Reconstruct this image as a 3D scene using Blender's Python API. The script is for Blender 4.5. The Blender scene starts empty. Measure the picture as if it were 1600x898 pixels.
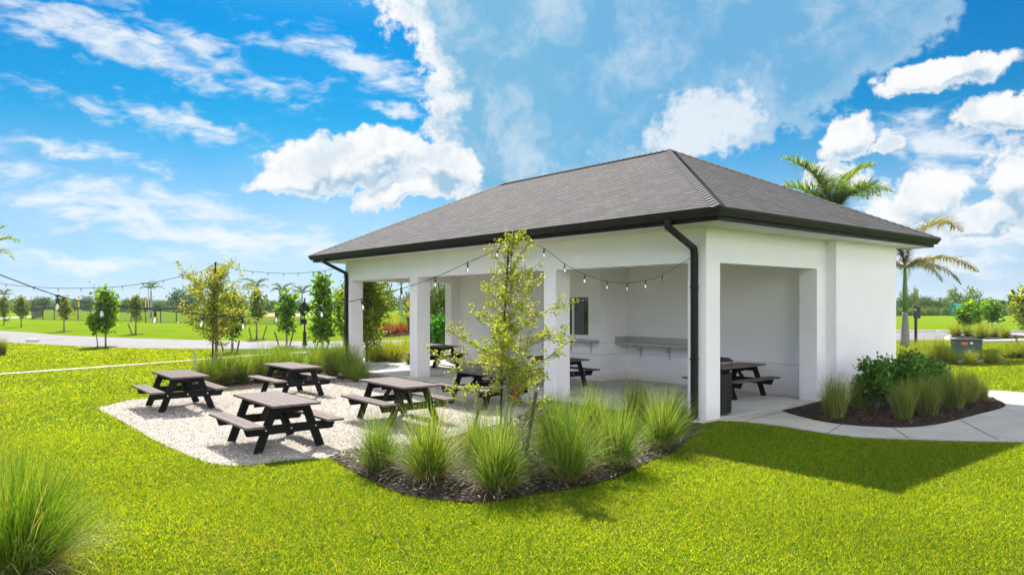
import bpy, bmesh, math, random
import numpy as np
from mathutils import Vector, Matrix
R = math.radians
rnd = random.Random(7)
rng = np.random.default_rng(11)
sc = bpy.context.scene
COL = sc.collection

# ------------------------------------------------------------------ camera
CAMZ, F, HOR, IMW, IMH = 2.3, 1118.8, 474.46, 1600, 898
cam = bpy.data.cameras.new('camera')
camo = bpy.data.objects.new('camera', cam); COL.objects.link(camo)
camo.location = (0, 0, CAMZ); camo.rotation_euler = (R(90), 0, 0)
cam.sensor_width = 36; cam.lens = 36 * F / IMW; cam.shift_y = (HOR - IMH / 2) / IMW
cam.clip_start = .1; cam.clip_end = 6000
sc.camera = camo

# ------------------------------------------------------------------ sun, sky, exposure
SUN_EL = R(45.0); SUN_AZ = R(-15.0)
sd = Vector((math.sin(SUN_AZ) * math.cos(SUN_EL), math.cos(SUN_AZ) * math.cos(SUN_EL), math.sin(SUN_EL)))
sun = bpy.data.lights.new('sun', 'SUN'); sun.energy = 4.3; sun.angle = R(.5); sun.color = (1, .955, .87)
suno = bpy.data.objects.new('sun', sun); COL.objects.link(suno)
suno.rotation_euler = sd.to_track_quat('Z', 'Y').to_euler(); suno.location = (0, 0, 30)
sc.view_settings.view_transform = 'Standard'; sc.view_settings.look = 'None'
sc.view_settings.exposure = 1.3; sc.view_settings.gamma = 1
sc.view_settings.use_curve_mapping = False
cy = sc.cycles
cy.max_bounces = 10; cy.diffuse_bounces = 6; cy.glossy_bounces = 3; cy.transparent_max_bounces = 16; cy.transmission_bounces = 4
cy.use_denoising = True; cy.denoising_prefilter = 'FAST'; cy.caustics_reflective = False; cy.caustics_refractive = False
SKY_STRENGTH = .081

class NT:
    """small node-building helper"""
    def __init__(s, tree): s.t = tree; s.n = tree.nodes; s.l = tree.links
    def add(s, typ, **kw):
        n = s.n.new(typ)
        for k, v in kw.items(): setattr(n, k, v)
        return n
    def set(s, sock, v):
        if hasattr(v, 'is_output') or isinstance(v, bpy.types.NodeSocket): s.l.new(v, sock)
        elif v is not None: sock.default_value = v
    def math(s, op, a, b=None, c=None, clamp=False):
        n = s.add('ShaderNodeMath', operation=op, use_clamp=clamp)
        s.set(n.inputs[0], a)
        if b is not None: s.set(n.inputs[1], b)
        if c is not None: s.set(n.inputs[2], c)
        return n.outputs[0]
    def vmath(s, op, a, b=None):
        n = s.add('ShaderNodeVectorMath', operation=op); s.set(n.inputs[0], a)
        if b is not None:
            s.set(n.inputs[3 if op == 'SCALE' else 1], b)
        return n.outputs['Value' if op in ('LENGTH', 'DOT_PRODUCT') else 'Vector']
    def smooth(s, v, a, b, lo=0., hi=1.):
        n = s.add('ShaderNodeMapRange', interpolation_type='SMOOTHSTEP'); s.set(n.inputs[0], v)
        n.inputs[1].default_value = a; n.inputs[2].default_value = b; n.inputs[3].default_value = lo; n.inputs[4].default_value = hi
        return n.outputs[0]
    def mix(s, f, a, b, blend='MIX'):
        n = s.add('ShaderNodeMix', data_type='RGBA', blend_type=blend)
        s.set(n.inputs[0], f)
        for k, v in ((6, a), (7, b)):
            if isinstance(v, tuple) and len(v) == 3: v = v + (1,)
            s.set(n.inputs[k], v)
        return n.outputs[2]
    def noise(s, vec, scale, detail=4, rough=.55, out=0, dist=0):
        n = s.add('ShaderNodeTexNoise'); s.set(n.inputs['Vector'], vec)
        n.inputs['Scale'].default_value = scale; n.inputs['Detail'].default_value = detail
        n.inputs['Roughness'].default_value = rough; n.inputs['Distortion'].default_value = dist
        return n.outputs[out]
    def ramp(s, f, stops):
        n = s.add('ShaderNodeValToRGB'); s.set(n.inputs[0], f)
        el = n.color_ramp.elements
        while len(el) > 1: el.remove(el[-1])
        for i, (p, c) in enumerate(stops):
            e = el[0] if i == 0 else el.new(p)
            e.position = p; e.color = tuple(c) + (1,) if len(c) == 3 else c
        return n.outputs[0]
    def bump(s, h, strength, dist):
        n = s.add('ShaderNodeBump'); s.set(n.inputs['Height'], h)
        n.inputs['Strength'].default_value = strength; n.inputs['Distance'].default_value = dist
        return n.outputs[0]

def make_world():
    w = bpy.data.worlds.new('World'); sc.world = w; w.use_nodes = True
    w.node_tree.nodes.clear(); T = NT(w.node_tree)
    sky = T.add('ShaderNodeTexSky', sky_type='NISHITA', sun_disc=False)
    sky.sun_elevation = SUN_EL; sky.sun_rotation = SUN_AZ; sky.altitude = 0
    sky.air_density = 1.0; sky.dust_density = .6; sky.ozone_density = 2.0
    base = sky.outputs[0]
    tc = T.add('ShaderNodeTexCoord'); nv = T.vmath('NORMALIZE', tc.outputs['Generated'])
    sx = T.add('ShaderNodeSeparateXYZ'); T.l.new(nv, sx.inputs[0])
    az = T.math('ARCTAN2', sx.outputs[0], sx.outputs[1]); el = T.math('ARCSINE', sx.outputs[2])
    base = T.mix(1.0, base, T.ramp(T.math('DIVIDE', el, 1.0), [(0, (.23, .40, .78)), (.10, (.15, .36, .54)), (.22, (.022, .33, .48)), (.36, (.003, .285, .50)), (.62, (.25, .45, .62)), (1, (.5, .62, .75))]), 'MULTIPLY')
    cb = T.add('ShaderNodeCombineXYZ'); T.l.new(az, cb.inputs[0]); T.l.new(el, cb.inputs[1])
    p = cb.outputs[0]
    def warp(p, sc_, amt, det=6):
        n = T.noise(p, sc_, det, .6, out=1)
        return T.vmath('ADD', p, T.vmath('SCALE', T.vmath('SUBTRACT', n, (.5, .5, .5)), amt))
    pw = warp(warp(p, 5, .09, 3), 22, .04, 7)
    def ae(x, y):
        a = math.atan((x - 800) / F); return a, math.atan((HOR - y) / F * math.cos(a))
    def blob(vec, x, y, rx, ry, rot=0):
        a, e = ae(x, y)
        m = T.add('ShaderNodeMapping', vector_type='TEXTURE'); T.l.new(vec, m.inputs[0])
        m.inputs['Location'].default_value = (a, e, 0); m.inputs['Rotation'].default_value = (0, 0, R(rot))
        m.inputs['Scale'].default_value = (rx / F, ry / F, 1)
        return T.math('SUBTRACT', 1, T.vmath('LENGTH', m.outputs[0]))
    def union(vals, k=.25):
        o = vals[0]
        for v in vals[1:]: o = T.math('SMOOTH_MAX', o, v, k)
        return o
    def roughness(q):
        return T.math('ADD', T.math('MULTIPLY', T.math('SUBTRACT', T.noise(q, 15, 8, .62), .5), 1.25), T.math('MULTIPLY', T.math('SUBTRACT', T.noise(q, 60, 5, .65), .5), .55))
    rough = roughness(p)
    # ---- small fair-weather cumulus
    cu = [(555, 262, 170, 48, 0), (600, 240, 90, 40, 0), (470, 275, 110, 26, 8), (690, 268, 70, 34, -5), (640, 305, 100, 22, 12),
          (1490, 120, 95, 30, 5), (1435, 135, 50, 24, 0), (1575, 186, 70, 26, -8), (1322, 214, 50, 36, 35), (1385, 226, 30, 17, 0),
          (1440, 296, 66, 44, 10), (1385, 325, 70, 34, 0), (1590, 285, 40, 44, 0), (1530, 335, 80, 24, 0), (1300, 275, 50, 26, 0),
          (-300, 250, 180, 60, 0), (1900, 200, 260, 90, 0), (2300, 120, 240, 80, 0), (-700, 180, 240, 80, 0)]
    dcu = T.math('ADD', union([blob(pw, *b) for b in cu], .12), T.math('MULTIPLY', rough, .75))
    acu = T.smooth(dcu, .10, .34)
    # lit tops and greyer bases: compare with the density a little nearer the sun
    sh = (-.004, .020, 0)
    dup = T.math('ADD', union([blob(T.vmath('ADD', pw, sh), *b) for b in cu], .12), T.math('MULTIPLY', roughness(T.vmath('ADD', p, sh)), .75))
    lit = T.smooth(T.math('SUBTRACT', dcu, dup), -.46, .30)
    core = T.smooth(dcu, .14, .55)
    # ---- towering cloud
    tw = [(860, 120, 215, 240, 0), (760, 60, 120, 130, 0), (720, 20, 90, 90, 0), (780, 230, 110, 110, 0), (1060, 60, 330, 170, 0), (1180, 90, 220, 110, 10), (1290, 70, 170, 85, 12), (1080, 190, 170, 70, 8), (900, -150, 420, 260, 0), (1230, 30, 180, 110, 20)]
    dtw = T.math('ADD', union([blob(pw, *b) for b in tw]), T.math('MULTIPLY', rough, .42))
    edge_l = T.smooth(az, ae(1000, 200)[0], ae(760, 200)[0])
    atw = T.math('MULTIPLY', T.smooth(dtw, .05, .19), T.math('ADD', .80, T.math('MULTIPLY', edge_l, .2)))
    rim = T.math('MULTIPLY', T.smooth(T.math('ADD', dtw, T.math('MULTIPLY', T.math('SUBTRACT', T.noise(pw, 26, 5, .6), .5), .6)), .50, .10), T.math('ADD', .30, T.math('MULTIPLY', edge_l, .70)))
    mott = T.smooth(T.noise(warp(p, 8, .12, 4), 7, 7, .62), .44, .66)
    lowr = T.math('MULTIPLY', T.smooth(T.math('ADD', blob(pw, 1095, 205, 150, 70, 15), T.math('MULTIPLY', rough, 1.3)), .05, .65), .97)
    twl = T.math('MAXIMUM', T.math('MAXIMUM', rim, T.math('MULTIPLY', mott, .48)), lowr, clamp=True)
    # ---- cirrus streaks, mostly to the left, thin and torn
    def streak(rot, sx_, sy_, scale, wa=.10):
        m = T.add('ShaderNodeMapping'); T.l.new(warp(p, 4, wa, 4), m.inputs[0])
        m.inputs['Rotation'].default_value = (0, 0, R(rot)); m.inputs['Scale'].default_value = (sx_, sy_, 1)
        return T.noise(m.outputs[0], scale, 7, .62, dist=.4)
    ci = T.math('ADD', T.math('MULTIPLY', streak(14, 1, 5.5, 4.5), .50), T.math('MULTIPLY', streak(-30, 1.4, 4, 15, .035), .50))
    cib = [(170, 60, 330, 55, -14), (560, 110, 230, 45, -14), (330, 90, 180, 34, -25), (250, 190, 230, 34, -8), (120, 235, 200, 18, -8), (200, 310, 420, 48, -9), (330, 330, 300, 32, -14),
           (90, 390, 220, 22, -3), (620, 182, 80, 14, -3), (1480, 235, 200, 50, -20), (1400, 390, 300, 40, 0), (420, 375, 300, 40, 0), (1530, 360, 260, 60, 0)]
    dci = T.math('ADD', union([blob(pw, *b) for b in cib]), T.math('MULTIPLY', T.math('SUBTRACT', ci, .5), 4.2))
    aci = T.math('MULTIPLY', T.smooth(dci, .18, 1.2), .84)
    veil = T.math('MULTIPLY', T.smooth(el, .26, .0), T.smooth(T.noise(p, 3.0, 5, .6), .25, .75, .15, .75))
    # out-of-frame sky behind the camera: clouds added extra bright to lift shaded walls
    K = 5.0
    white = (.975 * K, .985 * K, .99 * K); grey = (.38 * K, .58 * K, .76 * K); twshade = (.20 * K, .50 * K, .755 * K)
    c = T.mix(veil, base, (.72 * K, .85 * K, .95 * K))
    c = T.mix(aci, c, (.93 * K, .97 * K, 1.0 * K))
    c = T.mix(atw, c, T.mix(twl, twshade, white))
    c = T.mix(acu, c, T.mix(T.math('ADD', T.math('MULTIPLY', core, T.math('SUBTRACT', 1, lit)), T.math('MULTIPLY', core, T.smooth(T.noise(pw, 17, 5, .55), .44, .66, 0, .42)), clamp=True), white, grey))
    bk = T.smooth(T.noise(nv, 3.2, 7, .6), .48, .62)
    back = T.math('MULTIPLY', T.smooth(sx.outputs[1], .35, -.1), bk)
    c = T.mix(back, c, (5.0 * K, 5.0 * K, 4.85 * K))  # unseen added cloud, far brighter than the visible ones, as fill light
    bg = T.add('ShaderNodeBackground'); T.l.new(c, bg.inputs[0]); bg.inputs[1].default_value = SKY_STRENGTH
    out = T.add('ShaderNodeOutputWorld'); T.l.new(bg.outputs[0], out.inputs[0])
    w.cycles.sampling_method = 'MANUAL'; w.cycles.sample_map_resolution = 512
make_world()

# ------------------------------------------------------------------ helpers
def at(px, py, z=0.):
    """point at height z in the place that the photograph shows at this pixel"""
    D = (CAMZ - z) * F / (py - HOR)
    return Vector(((px - 800) / F * D, D, z))
def at_d(px, py, D):
    return Vector(((px - 800) / F * D, D, CAMZ + (HOR - py) / F * D))
BANG = R(40.5) - .0156
U = Vector((-math.sin(BANG), math.cos(BANG), 0)); V = Vector((math.cos(BANG), math.sin(BANG), 0)); C0 = Vector((3.762, 13.874, 0))
def ts(t, s, z=0.): return C0 + U * t + V * s + Vector((0, 0, z))

def tag(o, label=None, cat=None, group=None, kind=None):
    for k, v in (('label', label), ('category', cat), ('group', group), ('kind', kind)):
        if v: o[k] = v
    return o
def empty(name, loc, rz=0, label=None, cat=None, group=None):
    o = bpy.data.objects.new(name, None); COL.objects.link(o); o.location = loc; o.rotation_euler = (0, 0, rz)
    o.empty_display_size = .2
    return tag(o, label, cat, group)
def link(name, me, mat=None, parent=None, loc=None, rz=0):
    o = bpy.data.objects.new(name, me); COL.objects.link(o)
    if mat and not me.materials: me.materials.append(mat)
    if parent: o.parent = parent
    if loc is not None: o.location = loc
    if rz: o.rotation_euler = (0, 0, rz)
    return o
def copy_tree(o, parent=None):
    c = o.copy(); COL.objects.link(c); c.parent = parent
    for ch in o.children: copy_tree(ch, c)
    return c
def np_mesh(name, v, f, col=None, smooth=False):
    """v (N,3), f (M,k) uniform polygons, col (N,3)"""
    v = np.asarray(v, np.float32); f = np.asarray(f, np.int32); k = f.shape[1]
    me = bpy.data.meshes.new(name)
    me.vertices.add(len(v)); me.vertices.foreach_set('co', v.ravel())
    me.loops.add(f.size); me.loops.foreach_set('vertex_index', f.ravel())
    me.polygons.add(len(f)); me.polygons.foreach_set('loop_start', np.arange(0, f.size, k, dtype=np.int32))
    me.polygons.foreach_set('loop_total', np.full(len(f), k, np.int32))
    if smooth: me.polygons.foreach_set('use_smooth', np.ones(len(f), bool))
    if col is not None:
        a = me.color_attributes.new('tint', 'FLOAT_COLOR', 'POINT')
        a.data.foreach_set('color', np.hstack([col, np.ones((len(v), 1))]).astype(np.float32).ravel())
    me.update(); me.validate()
    return me

class MB:
    """mesh builder: boxes, bars, tubes, lathes gathered into ONE mesh"""
    def __init__(s): s.v = []; s.f = []
    def poly(s, pts, faces):
        n = len(s.v); s.v += [tuple(p) for p in pts]; s.f += [tuple(n + i for i in fc) for fc in faces]
    def box(s, x0, x1, y0, y1, z0, z1):
        s.poly([(x0, y0, z0), (x1, y0, z0), (x1, y1, z0), (x0, y1, z0), (x0, y0, z1), (x1, y0, z1), (x1, y1, z1), (x0, y1, z1)],
               [(0, 3, 2, 1), (4, 5, 6, 7), (0, 1, 5, 4), (1, 2, 6, 5), (2, 3, 7, 6), (3, 0, 4, 7)])
    def bar(s, a, b, w, h, upv=(0, 0, 1)):
        """board from a to b, w wide, h along upv"""
        a, b = Vector(a), Vector(b); d = (b - a).normalized(); upv = Vector(upv)
        side = d.cross(upv)
        if side.length < 1e-4: side = d.cross(Vector((1, 0, 0)))
        side.normalize(); up = side.cross(d).normalized()
        q = []
        for p in (a, b):
            for i, j in ((-1, -1), (1, -1), (1, 1), (-1, 1)): q.append(p + side * (i * w / 2) + up * (j * h / 2))
        s.poly(q, [(0, 1, 2, 3), (7, 6, 5, 4), (0, 4, 5, 1), (1, 5, 6, 2), (2, 6, 7, 3), (3, 7, 4, 0)])
    def tube(s, pts, rad, n=8, cap=True):
        pts = [Vector(p) for p in pts]; m = len(pts)
        if not hasattr(rad, '__len__'): rad = [rad] * m
        base = len(s.v); prev = None
        for i, p in enumerate(pts):
            d = (pts[min(i + 1, m - 1)] - pts[max(i - 1, 0)]).normalized()
            if prev is None:
                a = d.cross(Vector((0, 0, 1)))
                if a.length < 1e-3: a = d.cross(Vector((1, 0, 0)))
            else: a = prev - d * prev.dot(d)
            a.normalize(); prev = a; b = d.cross(a)
            for k in range(n):
                t = 2 * math.pi * k / n
                s.v.append(tuple(p + (a * math.cos(t) + b * math.sin(t)) * rad[i]))
        for i in range(m - 1):
            for k in range(n):
                k2 = (k + 1) % n
                s.f.append((base + i * n + k, base + i * n + k2, base + (i + 1) * n + k2, base + (i + 1) * n + k))
        if cap:
            s.f.append(tuple(base + k for k in reversed(range(n)))); s.f.append(tuple(base + (m - 1) * n + k for k in range(n)))
    def lathe(s, prof, n=16, c=(0, 0, 0)):
        s.tube([(c[0], c[1], c[2] + z) for r, z in prof], [max(r, 1e-4) for r, z in prof], n)
    def build(s, name, mat=None, parent=None, loc=None, rz=0, smooth=False, bevel=0):
        me = bpy.data.meshes.new(name); me.from_pydata(s.v, [], s.f); me.update()
        bm = bmesh.new(); bm.from_mesh(me); bmesh.ops.recalc_face_normals(bm, faces=bm.faces)
        if bevel: bmesh.ops.bevel(bm, geom=bm.edges[:], offset=bevel, segments=1, affect='EDGES', clamp_overlap=True)
        bm.to_mesh(me); bm.free()
        if smooth:
            for p in me.polygons: p.use_smooth = True
        return link(name, me, mat, parent, loc, rz)

def sheet(name, pts, z, mat, kind='structure', thick=0.):
    """flat outline (world points) at height z, optionally with a real edge below it"""
    me = bpy.data.meshes.new(name); bm = bmesh.new()
    vs = [bm.verts.new((p[0], p[1], z)) for p in pts]
    f = bm.faces.new(vs); f.normal_update()
    if f.normal.z < 0: f.normal_flip()
    if thick:
        r = bmesh.ops.extrude_face_region(bm, geom=[f])
        nv = [e for e in r['geom'] if isinstance(e, bmesh.types.BMVert)]
        bmesh.ops.translate(bm, verts=vs, vec=(0, 0, -thick))
        bmesh.ops.recalc_face_normals(bm, faces=bm.faces)
    bmesh.ops.triangulate(bm, faces=bm.faces[:])
    bm.to_mesh(me); bm.free()
    o = link(name, me, mat); o['kind'] = kind
    return o
def smooth_poly(pts, n=6, closed=True):
    """Catmull-Rom through the outline"""
    P = [Vector((p[0], p[1])) for p in pts]; m = len(P); out = []
    for i in range(m if closed else m - 1):
        g = lambda k: P[k % m] if closed else P[min(max(k, 0), m - 1)]
        a, b, c, d = g(i - 1), g(i), g(i + 1), g(i + 2)
        for j in range(n):
            t = j / n
            out.append(.5 * ((2 * b) + (c - a) * t + (2 * a - 5 * b + 4 * c - d) * t * t + (3 * b - a - 3 * c + d) * t ** 3))
    if not closed: out.append(P[-1])
    return out
def inside(poly, X, Y):
    px = np.array([p[0] for p in poly]); py = np.array([p[1] for p in poly]); r = np.zeros(X.shape, bool); j = len(px) - 1
    for i in range(len(px)):
        with np.errstate(divide='ignore', invalid='ignore'):
            c = ((py[i] > Y) != (py[j] > Y)) & (X < (px[j] - px[i]) * (Y - py[i]) / (py[j] - py[i]) + px[i])
        r ^= c; j = i
    return r

# ------------------------------------------------------------------ materials
def mat(name): 
    m = bpy.data.materials.new(name); m.use_nodes = True; m.node_tree.nodes.clear()
    T = NT(m.node_tree); o = T.add('ShaderNodeOutputMaterial')
    return m, T, o
def pbr(T, o, col, rough=.7, normal=None, metal=0, spec=.5):
    b = T.add('ShaderNodeBsdfPrincipled')
    if isinstance(col, tuple): col = col + (1,)
    T.set(b.inputs['Base Color'], col); T.set(b.inputs['Roughness'], rough); b.inputs['Metallic'].default_value = metal
    b.inputs['Specular IOR Level'].default_value = spec
    if normal is not None: T.l.new(normal, b.inputs['Normal'])
    T.l.new(b.outputs[0], o.inputs[0]); return b
def plain(name, col, rough=.6, metal=0, var=.15, scale=8, bump=.0, spec=.5):
    m, T, o = mat(name); tc = T.add('ShaderNodeTexCoord').outputs['Object']
    n = T.noise(tc, scale, 6, .6)
    c = T.mix(n, tuple(x * (1 - var) for x in col), tuple(min(1, x * (1 + var)) for x in col))
    nm = T.bump(T.noise(tc, scale * 12, 4, .6), .5, bump) if bump else None
    pbr(T, o, c, rough, nm, metal, spec); return m
def world_pos(T): return T.add('ShaderNodeNewGeometry').outputs['Position']
def leafy(name, tint=(1, 1, 1), trans=.45, rough=.5, gloss=.25, ttint=(1.5, 1.35, .55)):
    """leaf or blade: colour of each blade from its own attribute, light passing through"""
    m, T, o = mat(name)
    a = T.add('ShaderNodeAttribute', attribute_name='tint').outputs['Color']
    c = T.mix(1.0, a, tint, 'MULTIPLY')
    oi = T.add('ShaderNodeObjectInfo').outputs['Random']
    c = T.mix(1.0, c, T.ramp(oi, [(0, (.86, .9, .86)), (.5, (1, 1, 1)), (1, (1.12, 1.05, .9))]), 'MULTIPLY')
    b = T.add('ShaderNodeBsdfPrincipled'); T.l.new(c, b.inputs['Base Color']); b.inputs['Roughness'].default_value = rough
    b.inputs['Specular IOR Level'].default_value = gloss
    tr = T.add('ShaderNodeBsdfTranslucent'); T.l.new(T.mix(1.0, c, ttint, 'MULTIPLY'), tr.inputs[0])
    mx = T.add('ShaderNodeMixShader'); mx.inputs[0].default_value = trans
    T.l.new(b.outputs[0], mx.inputs[1]); T.l.new(tr.outputs[0], mx.inputs[2]); T.l.new(mx.outputs[0], o.inputs[0])
    return m

def m_stucco(name, col):
    m, T, o = mat(name); p = world_pos(T)
    c = T.mix(T.smooth(T.noise(p, .9, 5, .6), .3, .7), tuple(x * .96 for x in col), col)
    sp = T.add('ShaderNodeSeparateXYZ'); T.l.new(p, sp.inputs[0])
    mp = T.add('ShaderNodeMapping'); T.l.new(p, mp.inputs[0]); mp.inputs['Scale'].default_value = (5, 5, .35)
    c = T.mix(T.math('MULTIPLY', T.smooth(T.noise(mp.outputs[0], 1.6, 6, .65), .52, .78), .10), c, tuple(x * .80 for x in col))
    splash = T.smooth(T.math('ADD', sp.outputs[2], T.math('MULTIPLY', T.noise(p, 4, 6, .7), -.5)), .12, -.22)
    c = T.mix(T.math('MULTIPLY', splash, .45), c, tuple(x * y for x, y in zip(col, (.62, .56, .48))))
    h = T.math('ADD', T.noise(p, 60, 4, .7), T.math('MULTIPLY', T.noise(p, 9, 3, .5), .4))
    pbr(T, o, c, .85, T.bump(h, .5, .008), spec=.2); return m
M = {}
M['stucco'] = m_stucco('white_stucco', (.88, .845, .862))
M['soffit'] = m_stucco('cream_soffit', (.83, .79, .77))
M['gutter'] = plain('bronze_gutter', (.014, .012, .011), .45, .0, .1, 2, spec=.22)
M['fascia'] = plain('black_fascia', (.006, .006, .007), .5, 0, .15, 3, spec=.15)
M['black'] = plain('black_metal', (.008, .008, .009), .5, 0, .2, 6)
M['black_plastic'] = plain('black_plastic', (.012, .012, .013), .5, 0, .2, 12)
M['counter'] = plain('grey_counter', (.43, .43, .42), .45, 0, .12, 25)
M['grey_bracket'] = plain('grey_bracket', (.5, .51, .51), .5, 0, .1, 10)
M['frame'] = plain('white_frame', (.72, .73, .73), .4, 0, .05, 5)
M['lumber_black'] = plain('dark_recycled_lumber', (.0085, .0075, .0075), .65, 0, .3, 6, .002, spec=.15)
M['steel'] = plain('galvanised_steel', (.42, .43, .44), .4, .7, .15, 8)
M['bolt'] = plain('bolt_steel', (.62, .62, .62), .3, .6, .1, 8)
M['white_paint'] = plain('white_paint', (.78, .78, .76), .5, 0, .05, 3)
M['yellow_paint'] = plain('yellow_paint', (.75, .45, .02), .5, 0, .1, 3)
M['orange_tape'] = plain('orange_tape', (.85, .12, .02), .55, 0, .1, 9)
M['stake'] = plain('weathered_stake', (.12, .105, .088), .9, 0, .3, 14, .003, spec=.1)
M['bark'] = plain('grey_bark', (.17, .145, .115), .9, 0, .4, 16, .006)
M['bark_pale'] = plain('pale_bark', (.27, .25, .215), .9, 0, .3, 14, .005)
M['teal'] = plain('teal_metal', (.03, .22, .25), .5, 0, .1, 3)
M['green_box'] = plain('green_enamel', (.035, .085, .058), .42, 0, .15, 4)
M['rock'] = plain('pale_rock', (.46, .44, .41), .9, 0, .25, 9, .02)

def m_lumber():
    m, T, o = mat('taupe_lumber'); tc = T.add('ShaderNodeTexCoord').outputs['Object']
    mp = T.add('ShaderNodeMapping'); T.l.new(tc, mp.inputs[0]); mp.inputs['Scale'].default_value = (18, 1.6, 18)
    g = T.noise(mp.outputs[0], 3, 7, .65)
    c = T.ramp(g, [(.25, (.095, .072, .066)), (.55, (.150, .120, .111)), (.8, (.20, .168, .156))])
    c = T.mix(1.0, c, T.ramp(T.add('ShaderNodeObjectInfo').outputs['Random'], [(0, (.80, .78, .76)), (.5, (1, 1, 1)), (1, (1.16, 1.17, 1.18))]), 'MULTIPLY')
    c = T.mix(T.math('MULTIPLY', T.smooth(T.noise(tc, 3.2, 6, .7), .55, .75), .35), c, (.20, .18, .17))
    pbr(T, o, c, .8, T.bump(g, .4, .004), spec=.12); return m
M['lumber'] = m_lumber()

def m_roof():
    m, T, o = mat('asphalt_shingle'); uv = T.add('ShaderNodeUVMap', uv_map='UVMap').outputs[0]
    br = T.add('ShaderNodeTexBrick'); T.l.new(uv, br.inputs['Vector'])
    br.offset = .5; br.inputs['Scale'].default_value = 1; br.inputs['Brick Width'].default_value = .27; br.inputs['Row Height'].default_value = .145
    br.inputs['Mortar Size'].default_value = .006; br.inputs['Bias'].default_value = 0
    br.inputs['Color1'].default_value = (.0, .0, .0, 1); br.inputs['Color2'].default_value = (1, 1, 1, 1); br.inputs['Mortar'].default_value = (.5, .5, .5, 1)
    p = world_pos(T)
    v = T.math('ADD', T.math('MULTIPLY', br.outputs['Color'], .62), T.math('ADD', T.math('MULTIPLY', T.noise(p, 5, 6, .6), .40), T.math('MULTIPLY', T.math('SUBTRACT', T.noise(p, .7, 5, .6), .5), .5)))
    c = T.ramp(v, [(.12, (.038, .034, .036)), (.5, (.070, .063, .066)), (.9, (.125, .115, .117))])
    gr = T.noise(p, 160, 3, .7); c = T.mix(.4, c, T.mix(gr, (.025, .023, .024), (.17, .16, .16)))
    c = T.mix(T.math('MULTIPLY', br.outputs['Fac'], .55), c, (.03, .027, .026))
    hh = T.math('ADD', T.math('MULTIPLY', br.outputs['Color'], .5), T.math('MULTIPLY', gr, .4))
    pbr(T, o, c, .9, T.bump(T.math('SUBTRACT', hh, T.math('MULTIPLY', br.outputs['Fac'], .8)), .8, .012), spec=.2); return m
M['roof'] = m_roof()
M['ridge'] = plain('ridge_shingle', (.068, .062, .063), .9, 0, .35, 9, .01)

def m_lawn():
    m, T, o = mat('lawn_soil_and_grass'); p = world_pos(T)
    n1 = T.noise(p, .22, 5, .6); n2 = T.noise(p, 7, 6, .7); n3 = T.noise(p, 45, 4, .7)
    c = T.mix(T.smooth(n1, .35, .65), (.125, .212, .010), (.165, .24, .013))
    c = T.mix(T.math('MULTIPLY', T.smooth(n2, .45, .75), .45), c, (.24, .25, .02))
    c = T.mix(T.math('MULTIPLY', T.smooth(n3, .45, .7), .35), c, (.12, .19, .006))
    b = pbr(T, o, c, .9, T.bump(T.math('ADD', n3, T.noise(p, 120, 3, .7)), .7, .05), spec=.0); return m
M['lawn'] = m_lawn()
def m_thatch():
    m, T, o = mat('lawn_thatch'); p = world_pos(T); n = T.noise(p, 30, 5, .7)
    c = T.ramp(n, [(.3, (.03, .065, .004)), (.55, (.07, .135, .006)), (.75, (.13, .14, .025))])
    pbr(T, o, c, .95, T.bump(n, .8, .04), spec=.05); return m
M['thatch'] = m_thatch()
def m_gravel():
    m, T, o = mat('crushed_shell_gravel'); p = world_pos(T)
    vo = T.add('ShaderNodeTexVoronoi'); T.l.new(p, vo.inputs['Vector']); vo.inputs['Scale'].default_value = 38
    vo2 = T.add('ShaderNodeTexVoronoi'); T.l.new(p, vo2.inputs['Vector']); vo2.inputs['Scale'].default_value = 85
    s = T.add('ShaderNodeSeparateColor'); T.l.new(vo.outputs['Color'], s.inputs[0])
    c = T.ramp(s.outputs[0], [(0, (.34, .29, .24)), (.3, (.48, .43, .37)), (.7, (.60, .555, .50)), (1, (.70, .67, .63))])
    s2 = T.add('ShaderNodeSeparateColor'); T.l.new(vo2.outputs['Color'], s2.inputs[0])
    c = T.mix(.35, c, T.ramp(s2.outputs[1], [(0, (.22, .185, .16)), (1, (.64, .60, .56))]))
    c = T.mix(T.math('MULTIPLY', T.smooth(T.noise(p, 1.1, 5, .6), .45, .75), .25), c, (.45, .40, .33))
    h = T.math('ADD', T.math('MULTIPLY', vo.outputs['Distance'], -1.2), T.math('MULTIPLY', vo2.outputs['Distance'], -.5))
    pbr(T, o, c, .9, T.bump(h, .9, .03), spec=.2); return m
M['gravel'] = m_gravel()
def m_concrete(name, a, b, cell=0):
    m, T, o = mat(name); p = world_pos(T)
    c = T.mix(T.smooth(T.noise(p, 1.3, 7, .65), .3, .7), a, b)
    c = T.mix(T.math('MULTIPLY', T.smooth(T.noise(p, 35, 4, .7), .4, .7), .25), c, tuple(x * .7 for x in a))
    c = T.mix(T.math('MULTIPLY', T.smooth(T.noise(p, .55, 8, .7), .52, .72), .35), c, tuple(x * .72 for x in a))
    c = T.mix(T.math('MULTIPLY', T.smooth(T.noise(p, 5.5, 6, .7), .66, .74), .4), c, tuple(x * .55 for x in a))
    pbr(T, o, c, .8, T.bump(T.noise(p, 90, 4, .7), .3, .004), spec=.12); return m
M['concrete'] = m_concrete('broom_concrete', (.36, .345, .315), (.46, .44, .40))
M['slab'] = m_concrete('floor_concrete', (.44, .425, .40), (.54, .52, .49))
M['road'] = m_concrete('pale_asphalt', (.19, .176, .178), (.235, .22, .222))
M['kerb'] = m_concrete('kerb_concrete', (.55, .54, .51), (.66, .65, .62))
M['clay'] = plain('infield_clay', (.50, .30, .18), .9, 0, .15, 1)
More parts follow.
